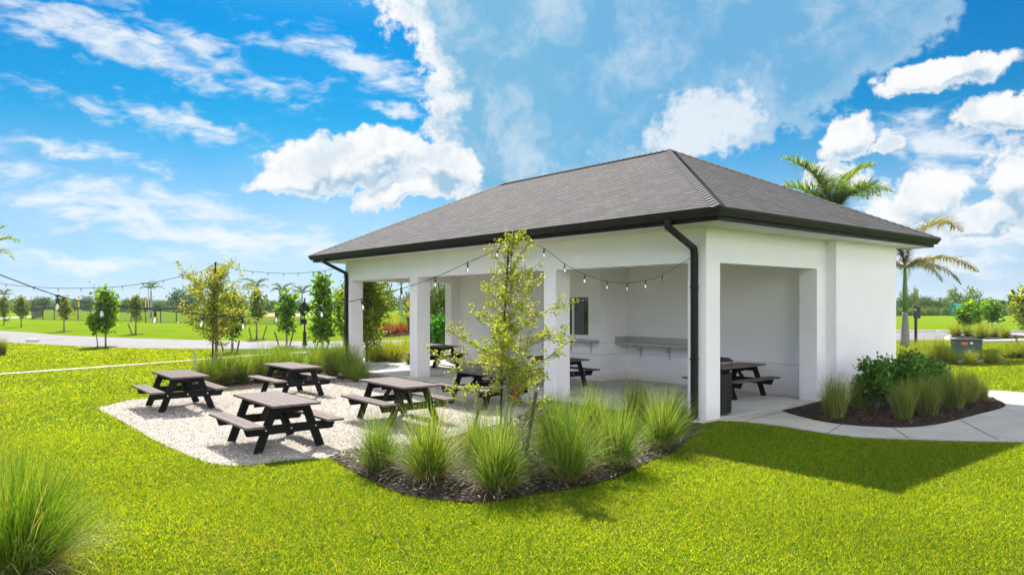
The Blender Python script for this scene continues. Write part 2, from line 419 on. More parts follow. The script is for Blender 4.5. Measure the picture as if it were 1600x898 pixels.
def m_mulch():
    m, T, o = mat('bark_mulch'); p = world_pos(T)
    n = T.noise(p, 26, 7, .75); k = T.noise(p, 70, 4, .7)
    c = T.ramp(n, [(.25, (.016, .011, .009)), (.5, (.055, .038, .03)), (.75, (.13, .10, .08))])
    pbr(T, o, c, .95, T.bump(T.math('ADD', n, k), 1, .06), spec=.15); return m
M['mulch'] = m_mulch()
M['chips'] = leafy('mulch_chips', trans=0, rough=.9, gloss=.15)
M['blade'] = leafy('lawn_blade', trans=.6, rough=.6, gloss=.08, ttint=(2.98, 1.93, .75))
M['tuft'] = leafy('fountain_grass', trans=.45, rough=.5, gloss=.2)
M['leaf'] = leafy('tree_leaf', trans=.5, rough=.6, gloss=.1)
M['shrub'] = leafy('shrub_leaf', trans=.25, rough=.35, gloss=.5)
M['frond'] = leafy('palm_frond', trans=.4, rough=.55, gloss=.15)
def m_glass():
    m, T, o = mat('window_glass'); b = pbr(T, o, (.02, .03, .03), .04, spec=.9); return m
M['glass'] = m_glass()
def m_bulb():
    m, T, o = mat('clear_bulb_glass')
    g = T.add('ShaderNodeBsdfGlossy'); g.inputs['Roughness'].default_value = .08
    t = T.add('ShaderNodeBsdfTransparent'); t.inputs[0].default_value = (.95, .96, .97, 1)
    d = T.add('ShaderNodeBsdfTranslucent'); d.inputs[0].default_value = (.95, .95, .95, 1)
    lw = T.add('ShaderNodeLayerWeight'); lw.inputs[0].default_value = .35
    a = T.add('ShaderNodeMixShader'); a.inputs[0].default_value = .28; T.l.new(t.outputs[0], a.inputs[1]); T.l.new(d.outputs[0], a.inputs[2])
    x = T.add('ShaderNodeMixShader'); T.l.new(lw.outputs['Fresnel'], x.inputs[0]); T.l.new(a.outputs[0], x.inputs[1]); T.l.new(g.outputs[0], x.inputs[2])
    T.l.new(x.outputs[0], o.inputs[0]); return m
M['bulb'] = m_bulb()
def m_chain():
    m, T, o = mat('chain_link'); d = T.add('ShaderNodeBsdfDiffuse'); d.inputs[0].default_value = (.10, .11, .11, 1)
    t = T.add('ShaderNodeBsdfTransparent'); x = T.add('ShaderNodeMixShader')
    uv = T.add('ShaderNodeTexCoord').outputs['Object']; s = T.add('ShaderNodeSeparateXYZ'); T.l.new(uv, s.inputs[0])
    a = T.math('ADD', s.outputs[0], s.outputs[2]); b = T.math('SUBTRACT', s.outputs[0], s.outputs[2])
    w = [T.math('LESS_THAN', T.math('FRACT', T.math('MULTIPLY', q, 14)), .17) for q in (a, b)]
    T.l.new(T.math('MAXIMUM', *w), x.inputs[0]); T.l.new(t.outputs[0], x.inputs[1]); T.l.new(d.outputs[0], x.inputs[2])
    T.l.new(x.outputs[0], o.inputs[0]); return m
M['chain'] = m_chain()
def m_trunk():
    m, T, o = mat('palm_trunk'); p = T.add('ShaderNodeTexCoord').outputs['Object']; s = T.add('ShaderNodeSeparateXYZ'); T.l.new(p, s.inputs[0])
    ring = T.math('SINE', T.math('ADD', T.math('MULTIPLY', s.outputs[2], 42), T.math('MULTIPLY', T.noise(p, 4, 3), 3)))
    c = T.mix(T.noise(p, 9, 6, .65), (.20, .18, .165), (.40, .375, .35)); c = T.mix(T.smooth(ring, .6, 1), c, (.17, .15, .14))
    pbr(T, o, c, .9, T.bump(ring, .3, .01)); return m
M['palm_trunk'] = m_trunk()
M['shaft'] = plain('green_crownshaft', (.14, .22, .05), .4, 0, .25, 4)
M['far_leaf'] = leafy('far_leaf', trans=.3, rough=.8, gloss=.02)

# ------------------------------------------------------------------ ground and paving
big = 1400
sheet('ground', [(-big, -300), (big, -300), (big, big), (-big, big)], 0, M['lawn'])
sheet('lawn', [(-42, 2), (42, 2), (42, 43), (-42, 43)], .004, M['thatch'])
P2 = lambda l: [at(*q) for q in l]
gravel_px = [(152, 638), (187, 656), (238, 686), (300, 714), (336, 725), (390, 728), (440, 721), (512, 716)]
gravel = smooth_poly(P2(gravel_px), 5, False) + [p.xy for p in P2([(600, 712), (700, 700), (800, 668)])] + [ts(3.2, -.3).xy, ts(14.6, -.3).xy] + [p.xy for p in P2([(560, 592), (470, 598), (360, 612), (300, 616), (200, 626)])]
sheet('gravel_patio', gravel, .008, M['gravel'])
bed_px = [(512, 716), (580, 753), (620, 771), (687, 783), (754, 787), (817, 777), (902, 763), (964, 747), (1008, 725), (1050, 708), (1080, 684), (1096, 664)]
front_bed = smooth_poly(P2(bed_px), 5, False) + [ts(.12, -.01).xy, ts(4.4, -.28).xy] + [p.xy for p in P2([(800, 660), (745, 672), (680, 692), (600, 698), (545, 704)])]
sheet('mulch_bed', front_bed, .022, M['mulch'])
lb_px = [(300, 618), (345, 612), (400, 608), (470, 604), (560, 596), (600, 588)]
left_bed = [p.xy for p in P2(lb_px)] + [p.xy for p in P2([(600, 578), (560, 574), (480, 572), (400, 577), (330, 586), (296, 598)])]
sheet('mulch_bed', left_bed, .016, M['mulch'])
# slab of the pavilion and the paths
slab = [ts(-.02, -.28), ts(15.6, -.28), ts(15.6, 4.9), ts(-.02, 4.9)]
sheet('floor_slab', [p.xy for p in slab], .045, M['slab'], thick=.05)
sheet('side_patio', [p.xy for p in (ts(15.62, -.28), ts(18.4, -.4), ts(19.2, 5.6), ts(15.62, 5.4))], .03, M['concrete'], thick=.04)
walk_near = [(1127, 657.5), (1165, 660), (1215, 666), (1270, 675), (1330, 683), (1400, 687), (1490, 690), (1600, 692), (1750, 694)]
walk_far = [(1750, 621), (1660, 617), (1600, 614.5), (1541, 610.5)]
walk = smooth_poly(P2(walk_near), 4, False) + [p.xy for p in P2(walk_far)] + [ts(-.6, 8.2).xy, ts(-.6, 5.2).xy, ts(-.03, 4.6).xy, ts(-.03, .35).xy]
sheet('walkway', walk, .030, M['concrete'], thick=.035)
rb_px = [(1222, 644), (1250, 652.5), (1287, 661), (1330, 666.5), (1362, 668.6), (1400, 670), (1432, 669), (1475, 663), (1525, 650), (1570, 637), (1560, 628), (1541, 620)]
right_bed = smooth_poly(P2(rb_px), 4, False) + [ts(-.26, 8.2).xy, ts(-.26, 4.75).xy, ts(-.02, 4.68).xy]
sheet('mulch_bed', right_bed, .040, M['mulch'], thick=.03)
for a, b in (((1222, 645), (1165, 660)), ((1316, 665), (1293, 679)), ((1395, 670), (1420, 687.5)), ((1500, 658), (1560, 690))):   # control joints, a few mm wide
    p, q = at(*a), at(*b); d = (q - p).normalized(); n = Vector((-d.y, d.x, 0)) * .008
    sheet('joint', [(p + n).xy, (q + n).xy, (q - n).xy, (p - n).xy], .034, M['mulch'])
# thin sidewalk on the left
sw_near = [at(*q).xy for q in ((-300, 609), (0, 586), (100, 579), (200, 571.7), (298, 564), (376, 558), (470, 552), (560, 547))]
off = [Vector((p.x + .25, p.y + 1.1)) for p in sw_near]
sidewalk = smooth_poly(sw_near, 4, False) + list(reversed(smooth_poly(off, 4, False)))
sheet('sidewalk', sidewalk, .03, M['concrete'], thick=.03)
# road: comes from the far left, passes behind the pavilion and opens into the parking lane on the right
road_near = [(-75, 62), (-45, 49.5), (-30.4, 42.6), (-21.4, 37.6), (-15.3, 36.4), (-8.7, 37.4), (0, 40.5), (12, 44), (24, 45.2), (48, 46), (90, 47)]
road_far = [(90, 60.5), (48, 60), (28, 59.5), (12, 57), (0, 51), (-10.2, 44.2), (-20.3, 45.5), (-32.5, 52), (-43.6, 61), (-75, 80)]
road = smooth_poly(road_near, 5, False) + smooth_poly(road_far, 5, False)
sheet('road', road, .012, M['road'])
def kerb(name, pts, w=.18, h=.12):
    b = MB()
    for a, c in zip(pts, pts[1:]): b.bar((a[0], a[1], h / 2), (c[0], c[1], h / 2), w, h)
    o = b.build(name, M['kerb']); o['kind'] = 'structure'
kerb('kerb', smooth_poly(road_far[:5], 4, False))
b = MB(); b.box(-.35, .35, -.2, .2, 0, .2); o = b.build('kerb_inlet', M['kerb'], None, at(51, 534), R(-20), bevel=.04); o['kind'] = 'structure'
b = MB(); b.lathe([(.45, 0), (.45, .012)], 20); o = b.build('manhole_cover', M['road'], None, at(88, 530.5) + Vector((0, 0, .012))); tag(o, 'round grey manhole cover in the road at left', 'manhole cover')
# parking stops on the far kerb at the right
for i, x in enumerate((1408, 1445, 1480, 1555, 1590)):
    b = MB(); b.box(-.85, .85, -.09, .09, 0, .13)
    o = b.build('wheel_stop', M['kerb'], None, at(x, 518.2), R(2), bevel=.03)
    tag(o, 'white concrete wheel stop along the far edge of the parking lane', 'wheel stop', 'wheel stops along the parking lane')
# ball field clay beyond the fence
sheet('infield', [at(395, 494).xy, at(480, 495).xy, at(520, 490).xy, at(400, 489).xy], .02, M['clay'])
sheet('far_path', [at(-40, 500).xy, at(49, 495.5).xy, at(49, 494).xy, at(-40, 497.5).xy], .02, M['concrete'])
sheet('far_bed', [p.xy for p in P2([(575, 530), (640, 524), (660, 517), (575, 521)])], .016, M['mulch'])
# ------------------------------------------------------------------ pavilion
L, W, ZO, ZF, ZG, OV = 15.25, 7.98, 3.11, 3.793, 4.01, .85
PW, PD = .43, .46
SB, PJ = 4.72, .25
pav = empty('pavilion', C0, BANG, 'white stucco open-sided pavilion with brown hipped shingle roof and black gutters', 'pavilion')
def part(name, m, parent=None, **k):
    return k.pop('mb').build(name, m, parent or pav, **k)
# local axes: x = along the short side (s), y = along the long front (t)
def posts():
    spots = [(0, PD, 0, PW), (0, PD, 4.25, 4.25 + PW), (0, PD, 10.45, 10.45 + PW), (0, PD, L - PW, L),
             (4.30, SB, 0, PW), (4.30, SB, L - PW, L)]
    for x0, x1, y0, y1 in spots:
        b = MB(); b.box(x0, x1, y0, y1, .0, ZO); part('post', M['stucco'], mb=b)
posts()
def beams():
    b = MB(); b.box(0, PD, 0, L, ZO, ZF); part('beam', M['stucco'], mb=b)
    for y0, y1 in ((0, PW), (L - PW, L)):
        b = MB(); b.box(PD, SB, y0, y1, ZO, ZF); part('beam', M['stucco'], mb=b)
beams()
b = MB(); b.box(SB, W, -PJ, L + PJ, 0, ZF); part('storage_wall', M['stucco'], mb=b)
# kiosk projecting into the open room, with its serving window
KX, K0, K1, WZ0, WZ1, W0, W1 = 3.55, 6.15, 9.10, 1.32, 2.54, 6.62, 8.63
b = MB()
b.box(KX, SB - .001, K0, W0, 0.045, ZF - .001); b.box(KX, SB - .001, W1, K1, .045, ZF - .001)
b.box(KX, SB - .001, W0, W1, .045, WZ0); b.box(KX, SB - .001, W0, W1, WZ1, ZF - .001)
part('kiosk_wall', M['stucco'], mb=b)
win = MB(); 
for y0, y1, z0, z1 in ((W0, W1, WZ0, WZ0 + .05), (W0, W1, WZ1 - .05, WZ1), (W0, W0 + .05, WZ0 + .05, WZ1 - .05), (W1 - .05, W1, WZ0 + .05, WZ1 - .05), (7.28, 7.36, WZ0 + .05, WZ1 - .05)):
    win.box(KX + .03, KX + .11, y0, y1, z0, z1)
wo = win.build('window', M['frame'], pav)
for y0, y1 in ((W0 + .05, 7.28), (7.36, W1 - .05)):
    b = MB(); b.box(KX + .06, KX + .075, y0, y1, WZ0 + .05, WZ1 - .05); b.build('pane', M['glass'], wo)
# scored bands in the stucco
b = MB()
for z in (.80, 1.15):
    b.box(KX - .006, KX - .001, K0 + .0, K1, z, z + .022); b.box(KX, SB - .002, K0 - .006, K0 - .001, z, z + .022)
    b.box(SB - .006, SB - .001, PW + .01, K0 - .008, z, z + .022) if z < 1 else None
part('stucco_band', m_stucco('grey_stucco_band', (.62, .62, .61)), mb=b)
def bracket(parent, x_wall, y, z, depth, drop):
    b = MB(); pts = []
    for i in range(9):
        a = i / 8 * math.pi / 2
        pts.append((x_wall - .02 - (depth - .04) * (1 - math.cos(a)) , y, z - drop + drop * math.sin(a) - .02))
    b.tube(pts, .018, 6); b.box(x_wall - depth, x_wall - .004, y - .015, y + .015, z - .03, z - .002); b.box(x_wall - .03, x_wall - .004, y - .02, y + .02, z - drop - .04, z - .03)
    b.build('bracket', M['grey_bracket'], parent)
b = MB(); b.box(KX - .38, KX - .008, K0 + .05, K1 - .05, 1.19, 1.24); co = part('counter', M['counter'], mb=b, bevel=.006)
for y in (K0 + .35, 7.35, 8.3): bracket(co, KX, y, 1.19, .30, .30)
b = MB(); b.box(SB - .55, SB - .03, 3.35, K0 - .03, 1.10, 1.155); co = part('counter', M['counter'], mb=b, bevel=.006)
b = MB(); b.box(SB - .028, SB - .008, 3.35, K0 - .03, 1.10, 1.33); b.box(SB - .55, SB - .029, K0 - .028, K0 - .008, 1.10, 1.33); b.build('backsplash', M['counter'], co)
for y in (3.6, 4.55, 5.6): bracket(co, SB, y, 1.10, .46, .34)
b = MB(); b.box(-OV + .02, W + OV - .02, -OV + .02, L + OV - .02, ZF + .002, ZF + .02); part('soffit', M['soffit'], mb=b)
# fascia boards and gutters all round
def ring(b, x0, x1, y0, y1, w, z0, z1):
    b.box(x0, x1, y0, y0 + w, z0, z1); b.box(x0, x1, y1 - w, y1, z0, z1); b.box(x0, x0 + w, y0 + w, y1 - w, z0, z1); b.box(x1 - w, x1, y0 + w, y1 - w, z0, z1)
b = MB(); ring(b, -OV, W + OV, -OV, L + OV, .03, ZF - .012, ZG - .03); part('fascia', M['fascia'], mb=b)
GW = .125
prof = [(0, ZG - .15), (.065, ZG - .15), (.075, ZG - .12), (.098, ZG - .085), (.118, ZG - .05), (GW, ZG - .02), (GW, ZG), (GW - .012, ZG), (GW - .012, ZG - .02), (.0, ZG - .03)]
def gutter():
    corners = [(-OV, -OV, -1, -1), (W + OV, -OV, 1, -1), (W + OV, L + OV, 1, 1), (-OV, L + OV, -1, 1)]
    for i in range(4):
        a, c = corners[i], corners[(i + 1) % 4]
        b = MB(); n = len(prof)
        pts = [(q[0] + q[2] * d, q[1] + q[3] * d, z) for q in (a, c) for d, z in prof]
        b.poly(pts, [(k, (k + 1) % n, n + (k + 1) % n, n + k) for k in range(n)])
        part('gutter', M['gutter'], mb=b)
gutter()
# roof: courses of shingles with a small step each, on all four slopes
ZR = 6.477
def roof():
    me = bpy.data.meshes.new('roof'); bm = bmesh.new(); uvl = bm.loops.layers.uv.new('UVMap')
    g = OV + .10; e = (-g, W + g, -g, L + g); run = (W + 2 * g) / 2; rise = ZR - ZG; sl = math.hypot(run, rise)
    n = int(sl / .145); 
    def q(side, d, along):      # along 0..1 between the hips at plan distance d from the eave
        x0, x1, y0, y1 = e[0] + d, e[1] - d, e[2] + d, e[3] - d
        return {0: (x0, y1 + (y0 - y1) * along), 1: (x0 + (x1 - x0) * along, y0), 2: (x1, y0 + (y1 - y0) * along), 3: (x1 + (x0 - x1) * along, y1)}[side]
    for side in range(4):
        for k in range(n):
            d0, d1 = run * k / n, run * (k + 1) / n
            zb, zt = ZG + rise * k / n + .010, ZG + rise * (k + 1) / n + .002
            A, B_, C_, D_ = q(side, d0, 0), q(side, d0, 1), q(side, d1, 1), q(side, d1, 0)
            vs = [bm.verts.new((A[0], A[1], zb)), bm.verts.new((B_[0], B_[1], zb)), bm.verts.new((C_[0], C_[1], zt)), bm.verts.new((D_[0], D_[1], zt))]
            lw = [bm.verts.new((A[0], A[1], zb - .011)), bm.verts.new((B_[0], B_[1], zb - .011))]
            ax = 1 if side in (0, 2) else 0
            for vl in ([vs[0], vs[1], vs[2], vs[3]], [lw[0], lw[1], vs[1], vs[0]]):
                try: f = bm.faces.new(vl)
                except ValueError: continue
                for lp in f.loops:
                    top = lp.vert in (vs[2], vs[3])
                    lp[uvl].uv = (lp.vert.co[ax] + side * 3.1, (k + (.999 if top else .001)) * .145)
    bmesh.ops.recalc_face_normals(bm, faces=bm.faces)
    bm.to_mesh(me); bm.free()
    r = link('roof', me, M['roof'], pav)
    top0, top1 = (W / 2, e[2] + run, ZR), (W / 2, e[3] - run, ZR)
    def cap(name, a, c):
        a, c = Vector(a), Vector(c); m = int((c - a).length / .2); b = MB(); d = (c - a).normalized(); side = d.cross(Vector((0, 0, 1))).normalized()
        upd = side.cross(d).normalized()
        for i in range(m):
            p, p2 = a + (c - a) * (i / m), a + (c - a) * ((i + 1) / m)
            lift = .030; low = .012
            pts = [p + side * -.14 + upd * (lift - .052), p + upd * (lift + .012), p + side * .14 + upd * (lift - .052), p2 + side * -.14 + upd * (low - .052), p2 + upd * (low + .012), p2 + side * .14 + upd * (low - .052)]
            b.poly(pts, [(0, 1, 4, 3), (1, 2, 5, 4), (0, 2, 1)])
        b.build(name, M['ridge'], r)
    cap('ridge_cap', top0, top1)
    for x, y, tp in ((e[0], e[2], top0), (e[1], e[2], top0), (e[1], e[3], top1), (e[0], e[3], top1)): cap('hip_cap', (x, y, ZG), tp)
roof()
def downspout(t, flip):
    b = MB(); x0 = -OV - .06
    pts = [(x0, t, ZG - .15), (x0, t, ZG - .27), (-.09, t + flip * .03, ZG - .62), (-.065, t + flip * .03, ZG - .74), (-.065, t + flip * .03, .30), (-.065, t + flip * .03, .12), (-.20, t + flip * .03, .04)]
    for a, c in zip(pts, pts[1:]):
        a, c = Vector(a), Vector(c); d = (c - a).normalized() * .02
        b.bar(a - d, c + d, .12, .095, (1, 0, .02))
    for z in (1.2, 2.6): b.bar((-.066, t + flip * .03, z), (-.066, t + flip * .03, z + .04), .15, .105, (1, 0, .02))
    part('downspout', M['gutter'], mb=b, bevel=.008)
downspout(.20, 1); downspout(15.03, 1)

# ------------------------------------------------------------------ picnic tables
def make_table():
    root = empty('picnic_table', (0, 0, 0))
    b = MB(); w = .148
    for i in range(5):
        x = (i - 2) * (w + .006); b.box(x - w / 2, x + w / 2, -.92, .92, .72, .757)
    b.build('tabletop', M['lumber'], root, bevel=.004)
    for s in (-1, 1):
        b = MB()
        for i in (-.5, .5):
            x = s * .64 + i * .142; b.box(x - .068, x + .068, -.92, .92, .43, .467)
        b.build('bench', M['lumber'], root, bevel=.004)
    for y in (-.62, .62):
        sg = 1 if y > 0 else -1
        for s in (-1, 1):
            b = MB(); b.bar((s * .245, y, .718), (s * .505, y, .0), .042, .14, (1, 0, 0))
            b.v = [(x, yy, max(0, min(.718, z))) for x, yy, z in b.v]
            b.build('leg', M['lumber_black'], root, bevel=.004)
        b = MB(); b.box(-.74, .74, y + sg * .022, y + sg * .062, .29, .428); b.v = [(x * (.93 if z < .3 else 1), yy, z) for x, yy, z in b.v]; bo = b.build('seat_beam', M['lumber_black'], root, bevel=.004)
        for x in (-.40, 0, .40):
            bb = MB(); bb.tube([(x, y + sg * .060, .36), (x, y + sg * .074, .36)], .014, 8); bb.build('bolt', M['bolt'], bo)
        b = MB(); b.box(-.34, .34, y - sg * .062, y - sg * .022, .60, .718); b.build('cleat', M['lumber_black'], root, bevel=.004)
        b = MB(); b.bar((0, y - sg * .045, .36), (0, y - sg * .44, .71), .09, .04, (0, 1, 0)); b.build('brace', M['lumber_black'], root, bevel=.004)
    b = MB(); b.box(-.34, .34, -.03, .03, .63, .718); b.build('cleat', M['lumber_black'], root, bevel=.004)
    return root
tb = make_table()
tables = [
    (at(430, 622, .757), 0, 0, 'brown-topped picnic table nearest the lawn edge of the gravel patio'),
    (at(281, 583.5, .757), 0, 0, 'picnic table on the far left corner of the gravel beside the lawn'),
    (at(456, 570.5, .757), 0, 0, 'picnic table at the back of the gravel in front of the grass tufts'),
    (at(621, 597, .757), 0, 0, 'picnic table on the gravel in front of the second white pavilion post'),
    (Vector((-.61, 16.2, 0)), 0, 0, 'picnic table half hidden behind the leafy young tree at the pavilion edge'),
    (ts(13.35, 2.6), .045, 0, 'dark picnic table under the roof beyond the second white post'),
    (ts(6.15, 1.8), .045, 0, 'shaded picnic table under the roof beside the serving window counter'),
    (ts(1.75, 3.5), .045, 90, 'shaded picnic table standing crosswise in the right-hand bay by the back wall')]
for i, (p, z, a, lab) in enumerate(tables):
    o = tb if i == 0 else copy_tree(tb)
    o.location = (p.x, p.y, z + .008); o.rotation_euler.z = BANG + R(a) + R(rnd.uniform(-2, 2))
    tag(o, lab, 'picnic table', 'picnic tables at the pavilion')

# trash can behind the corner post
def trash_can():
    p = ts(.32, .87, .045)
    r = empty('trash_can', p, BANG, 'black slatted metal trash can with raised bonnet lid beside the corner post', 'trash can')
    b = MB()
    for k in range(26):
        a = 2 * math.pi * k / 26; b.bar((.255 * math.cos(a), .255 * math.sin(a), .06), (.255 * math.cos(a), .255 * math.sin(a), .84), .04, .012, (math.cos(a), math.sin(a), 0))
    for z in (.03, .45, .82): b.lathe([(.25, z), (.268, z), (.268, z + .05), (.25, z + .05)], 28)
    b.build('slat_body', M['black'], r)
    b = MB(); b.lathe([(.24, .04), (.24, .83), (.235, .83), (.235, .05)], 24); b.build('liner', M['black_plastic'], r)
    b = MB(); b.lathe([(.30, 1.08), (.30, 1.10), (.22, 1.15), (.05, 1.17), (0, 1.17)], 28); lid = b.build('lid', M['black'], r)
    b = MB()
    for k in range(4):
        a = math.pi / 4 + k * math.pi / 2; b.tube([(.262 * math.cos(a), .262 * math.sin(a), .8), (.262 * math.cos(a), .262 * math.sin(a), 1.09)], .009, 6)
    b.build('lid_support', M['black'], r)
trash_can()

# ------------------------------------------------------------------ plants
def pal(n, cols, weights=None, jit=.18):
    cols = np.array(cols); i = rng.choice(len(cols), n, p=weights)
    return np.clip(cols[i] * (1 + rng.uniform(-jit, jit, (n, 1))) * (1 + rng.uniform(-.06, .06, (n, 3))), 0, 1)
G_TUFT = [(.11, .23, .016), (.17, .30, .022), (.24, .34, .03), (.06, .14, .014), (.36, .36, .11), (.44, .40, .22)]
def tuft_mesh(name, n, h, spread, r0, wid, cols=G_TUFT, wts=(.24, .26, .18, .14, .10, .08), droop=.5, seg=5, upright=.0, dry=0.):
    az = rng.uniform(0, 2 * np.pi, n); rr = r0 * np.sqrt(rng.uniform(0, 1, n)); baz = rng.uniform(0, 2 * np.pi, n)
    base = np.stack([rr * np.cos(baz), rr * np.sin(baz), np.zeros(n)], 1)
    az = np.where(rng.uniform(0, 1, n) < .7, baz + rng.normal(0, .7, n), az)
    q = rng.uniform(0, 1, n) ** (1.35 + upright); Lb = h * rng.uniform(.42, 1.22, n) * (1.08 - .22 * q)
    tilt = q * spread
    d = np.stack([np.cos(az) + .18, np.sin(az) - .05], 1); d /= np.linalg.norm(d, axis=1, keepdims=True); col = pal(n, cols, wts)
    low = q > .80; col[low] = pal(low.sum(), [(.30, .26, .13), (.36, .32, .19), (.20, .17, .09), (.16, .2, .04)], None)
    V_, F_, C_ = [], [], []
    tt = np.linspace(0, 1, seg + 1)
    side = np.stack([-d[:, 1], d[:, 0], np.zeros(n)], 1)
    ca = rng.uniform(-1.2, 1.2, n); side = side * np.cos(ca)[:, None] + np.stack([d[:, 0], d[:, 1], np.zeros(n)], 1) * np.sin(ca)[:, None]
    bend = droop * (.35 + q) * rng.uniform(.5, 1.4, n)
    pos = base.copy(); ang = tilt.copy(); step = Lb / seg
    ws = wid * rng.uniform(.7, 1.3, n)
    for k in range(seg + 1):
        w = ws * (1 - tt[k] ** 1.5 * .92) * .5
        V_.append(np.stack([pos - side * w[:, None], pos + side * w[:, None]], 1))
        f = .55 + .45 * tt[k] if dry == 0 else 1
        C_.append(np.repeat((col)[:, None, :], 2, 1))
        hz = np.sin(ang) * step; pos = pos + np.stack([d[:, 0] * hz, d[:, 1] * hz, np.cos(ang) * step], 1)
        ang = np.minimum(ang + bend / seg * (1 + tt[k]), 2.6)
    Vn = np.stack(V_, 1); Cn = np.stack(C_, 1)                 # n, seg+1, 2, 3
    Vn[..., 2] = np.maximum(Vn[..., 2], .012)
    idx = np.arange(n * (seg + 1) * 2).reshape(n, seg + 1, 2)
    Fq = np.stack([idx[:, :-1, 0], idx[:, :-1, 1], idx[:, 1:, 1], idx[:, 1:, 0]], -1).reshape(-1, 4)
    me = np_mesh(name, Vn.reshape(-1, 3), Fq, Cn.reshape(-1, 3)); me.materials.append(M['tuft'])
    return me
TUFT_NEAR = [tuft_mesh('fountain_grass', 1500, 1.04, 1.0, .15, .0092, droop=.75) for _ in range(4)]
TUFT_MID = [tuft_mesh('fountain_grass', 1000, .95, .80, .18, .014, droop=.5) for _ in range(3)]
Y_T = [(.21, .30, .02), (.30, .36, .03), (.40, .40, .06), (.12, .20, .02), (.44, .38, .16)]
TUFT_YEL = [tuft_mesh('fountain_grass', 700, .75, .9, .2, .017, Y_T, (.3, .3, .15, .15, .1), .6) for _ in range(3)]
B_T = [(.15, .25, .035), (.21, .30, .055), (.27, .26, .09), (.33, .25, .13), (.09, .16, .03)]
TUFT_UP = [tuft_mesh('fountain_grass', 800, .80, .38, .17, .011, B_T, (.3, .25, .2, .1, .15), .22, upright=.2) for _ in range(3)]
TUFT_BIG = tuft_mesh('fountain_grass', 4200, 1.02, 1.0, .26, .0075, droop=.7, wts=(.34, .24, .08, .26, .05, .03))
def tuft(mesh, p, s, label, group, zs=1.):
    o = link('grass_tuft', mesh, None, None, (p.x, p.y, .01), rnd.uniform(0, 6.28)); o.scale = (s, s, s * zs)
    return tag(o, label, 'ornamental grass', group)
g = 'fountain grass clumps in the front mulch bed'
front = [((592, 738), .80, 'smallest bright green grass clump at the left tip of the front mulch bed'),
         ((672, 752), .98, 'green grass clump second from the left tip of the front bed'),
         ((778, 770), 1.0, 'grass clump at the foremost point of the front bed below the young tree'),
         ((885, 752), 1.02, 'broad grass clump right of the wooden stakes in the front bed'),
         ((962, 733), .95, 'straw-tipped grass clump in the front bed between the broad clump and the right end'),
         ((1032, 703), .92, 'grass clump at the right end of the front bed near the downspout'),
         ((862, 706), .85, 'grass clump at the rear of the front bed behind the leaning stake'),
         ((925, 692), .9, 'grass clump against the slab in front of the third white post'),
         ((995, 668), .88, 'dark grass clump at the back of the bed beneath the wall counter'),
         ((742, 722), .72, 'low grass clump at the left foot of the young tree'),
         ((1058, 680), .75, 'grass clump nearest to the corner post and its black downspout')]
for i, (q, s, lab) in enumerate(front): tuft(TUFT_NEAR[i % 4], at(*q), s * .92, lab, g)
tuft(TUFT_BIG, at(18, 905), .95, 'large fine-bladed grass clump in the bottom left corner of the lawn', None)
tuft(TUFT_NEAR[2], at(-70, 870), 1.0, 'grass clump cut off by the left edge behind the corner clump', None)
sheet('mulch_bed', smooth_poly([at(-140, 960), at(60, 960), at(110, 900), at(90, 872), at(20, 850), at(-140, 850)], 4), .012, M['mulch'])
g = 'grass clumps behind the gravel patio'
lb = [(322, 604), (350, 600), (378, 598), (410, 594), (436, 590), (462, 590), (492, 586), (520, 588), (548, 592), (500, 578), (440, 578), (530, 578)]
for i, q in enumerate(lb):
    tuft(TUFT_MID[i % 3], at(*q), rnd.uniform(.85, 1.1), 'one of the soft green grass clumps in the row behind the picnic tables', g)
tuft(TUFT_MID[0], at(562, 597), .85, 'dark spiky grass clump at the foot of the leftmost post', g, .8)
g = 'yellow grass clumps beyond the left end of the pavilion'
for i, q in enumerate([(586, 566), (602, 564), (618, 566), (632, 562), (645, 570), (608, 556), (640, 552)]):
    tuft(TUFT_YEL[i % 3], at(*q), rnd.uniform(.9, 1.15), 'yellow-green grass clump seen between the two left posts beyond the patio', g)
for i, q in enumerate([(606, 517), (616, 515), (628, 516), (622, 511), (612, 510), (634, 511)]):
    tuft(TUFT_YEL[i % 3], at(*q), 1.7, 'yellow grass clump in the far planting across the road between the left posts', 'yellow grass in the far planting across the road')
g = 'upright grasses in the right mulch bed'
for i, (q, s, lab) in enumerate([((1305, 655), 1.0, 'upright brownish grass at the left end of the right-hand bed'),
        ((1342, 641), .85, 'narrow upright grass left of the dark shrubs against the white wall'),
        ((1411, 657), .88, 'upright russet-based grass in front of the dark shrubs'),
        ((1450, 650), .9, 'grass clump in the middle of the right-hand bed beside the russet one'),
        ((1491, 640), 1.0, 'tall upright grass at the right of the shrubs in the bed'),
        ((1514, 630), .85, 'second last upright grass towards the tip of the right-hand bed'),
        ((1533, 627), .6, 'smallest upright grass at the right tip of the bed by the walkway'),
        ((1432, 640), .8, 'grass clump tucked in behind the middle clump and before the shrubs'),
        ((1470, 634), .8, 'grass clump behind the tall one next to the pale rock')]):
    tuft(TUFT_UP[i % 3], at(*q), s, lab, g)
g = 'yellow grass clumps around the utility box'
for i, (q, s) in enumerate([((1412, 566), .85), ((1428, 567), .95), ((1447, 567), .8), ((1462, 567), 1.0), ((1478, 568), .85), ((1489, 569), .65), ((1516, 571), .75), ((1548, 569), .85), ((1470, 556), 1.05), ((1440, 556), .9), ((1576, 560), .9), ((1590, 559), 1.0), ((1604, 560), 1.0)]):
    tuft(TUFT_YEL[i % 3], at(*q), s, 'yellow-green grass clump in the row beside the green utility box', g)
sheet('mulch_bed', smooth_poly([at(1400, 570), at(1480, 574), at(1560, 572), at(1620, 562), at(1680, 558), at(1600, 552), at(1500, 556), at(1400, 556)], 3), .012, M['mulch'])
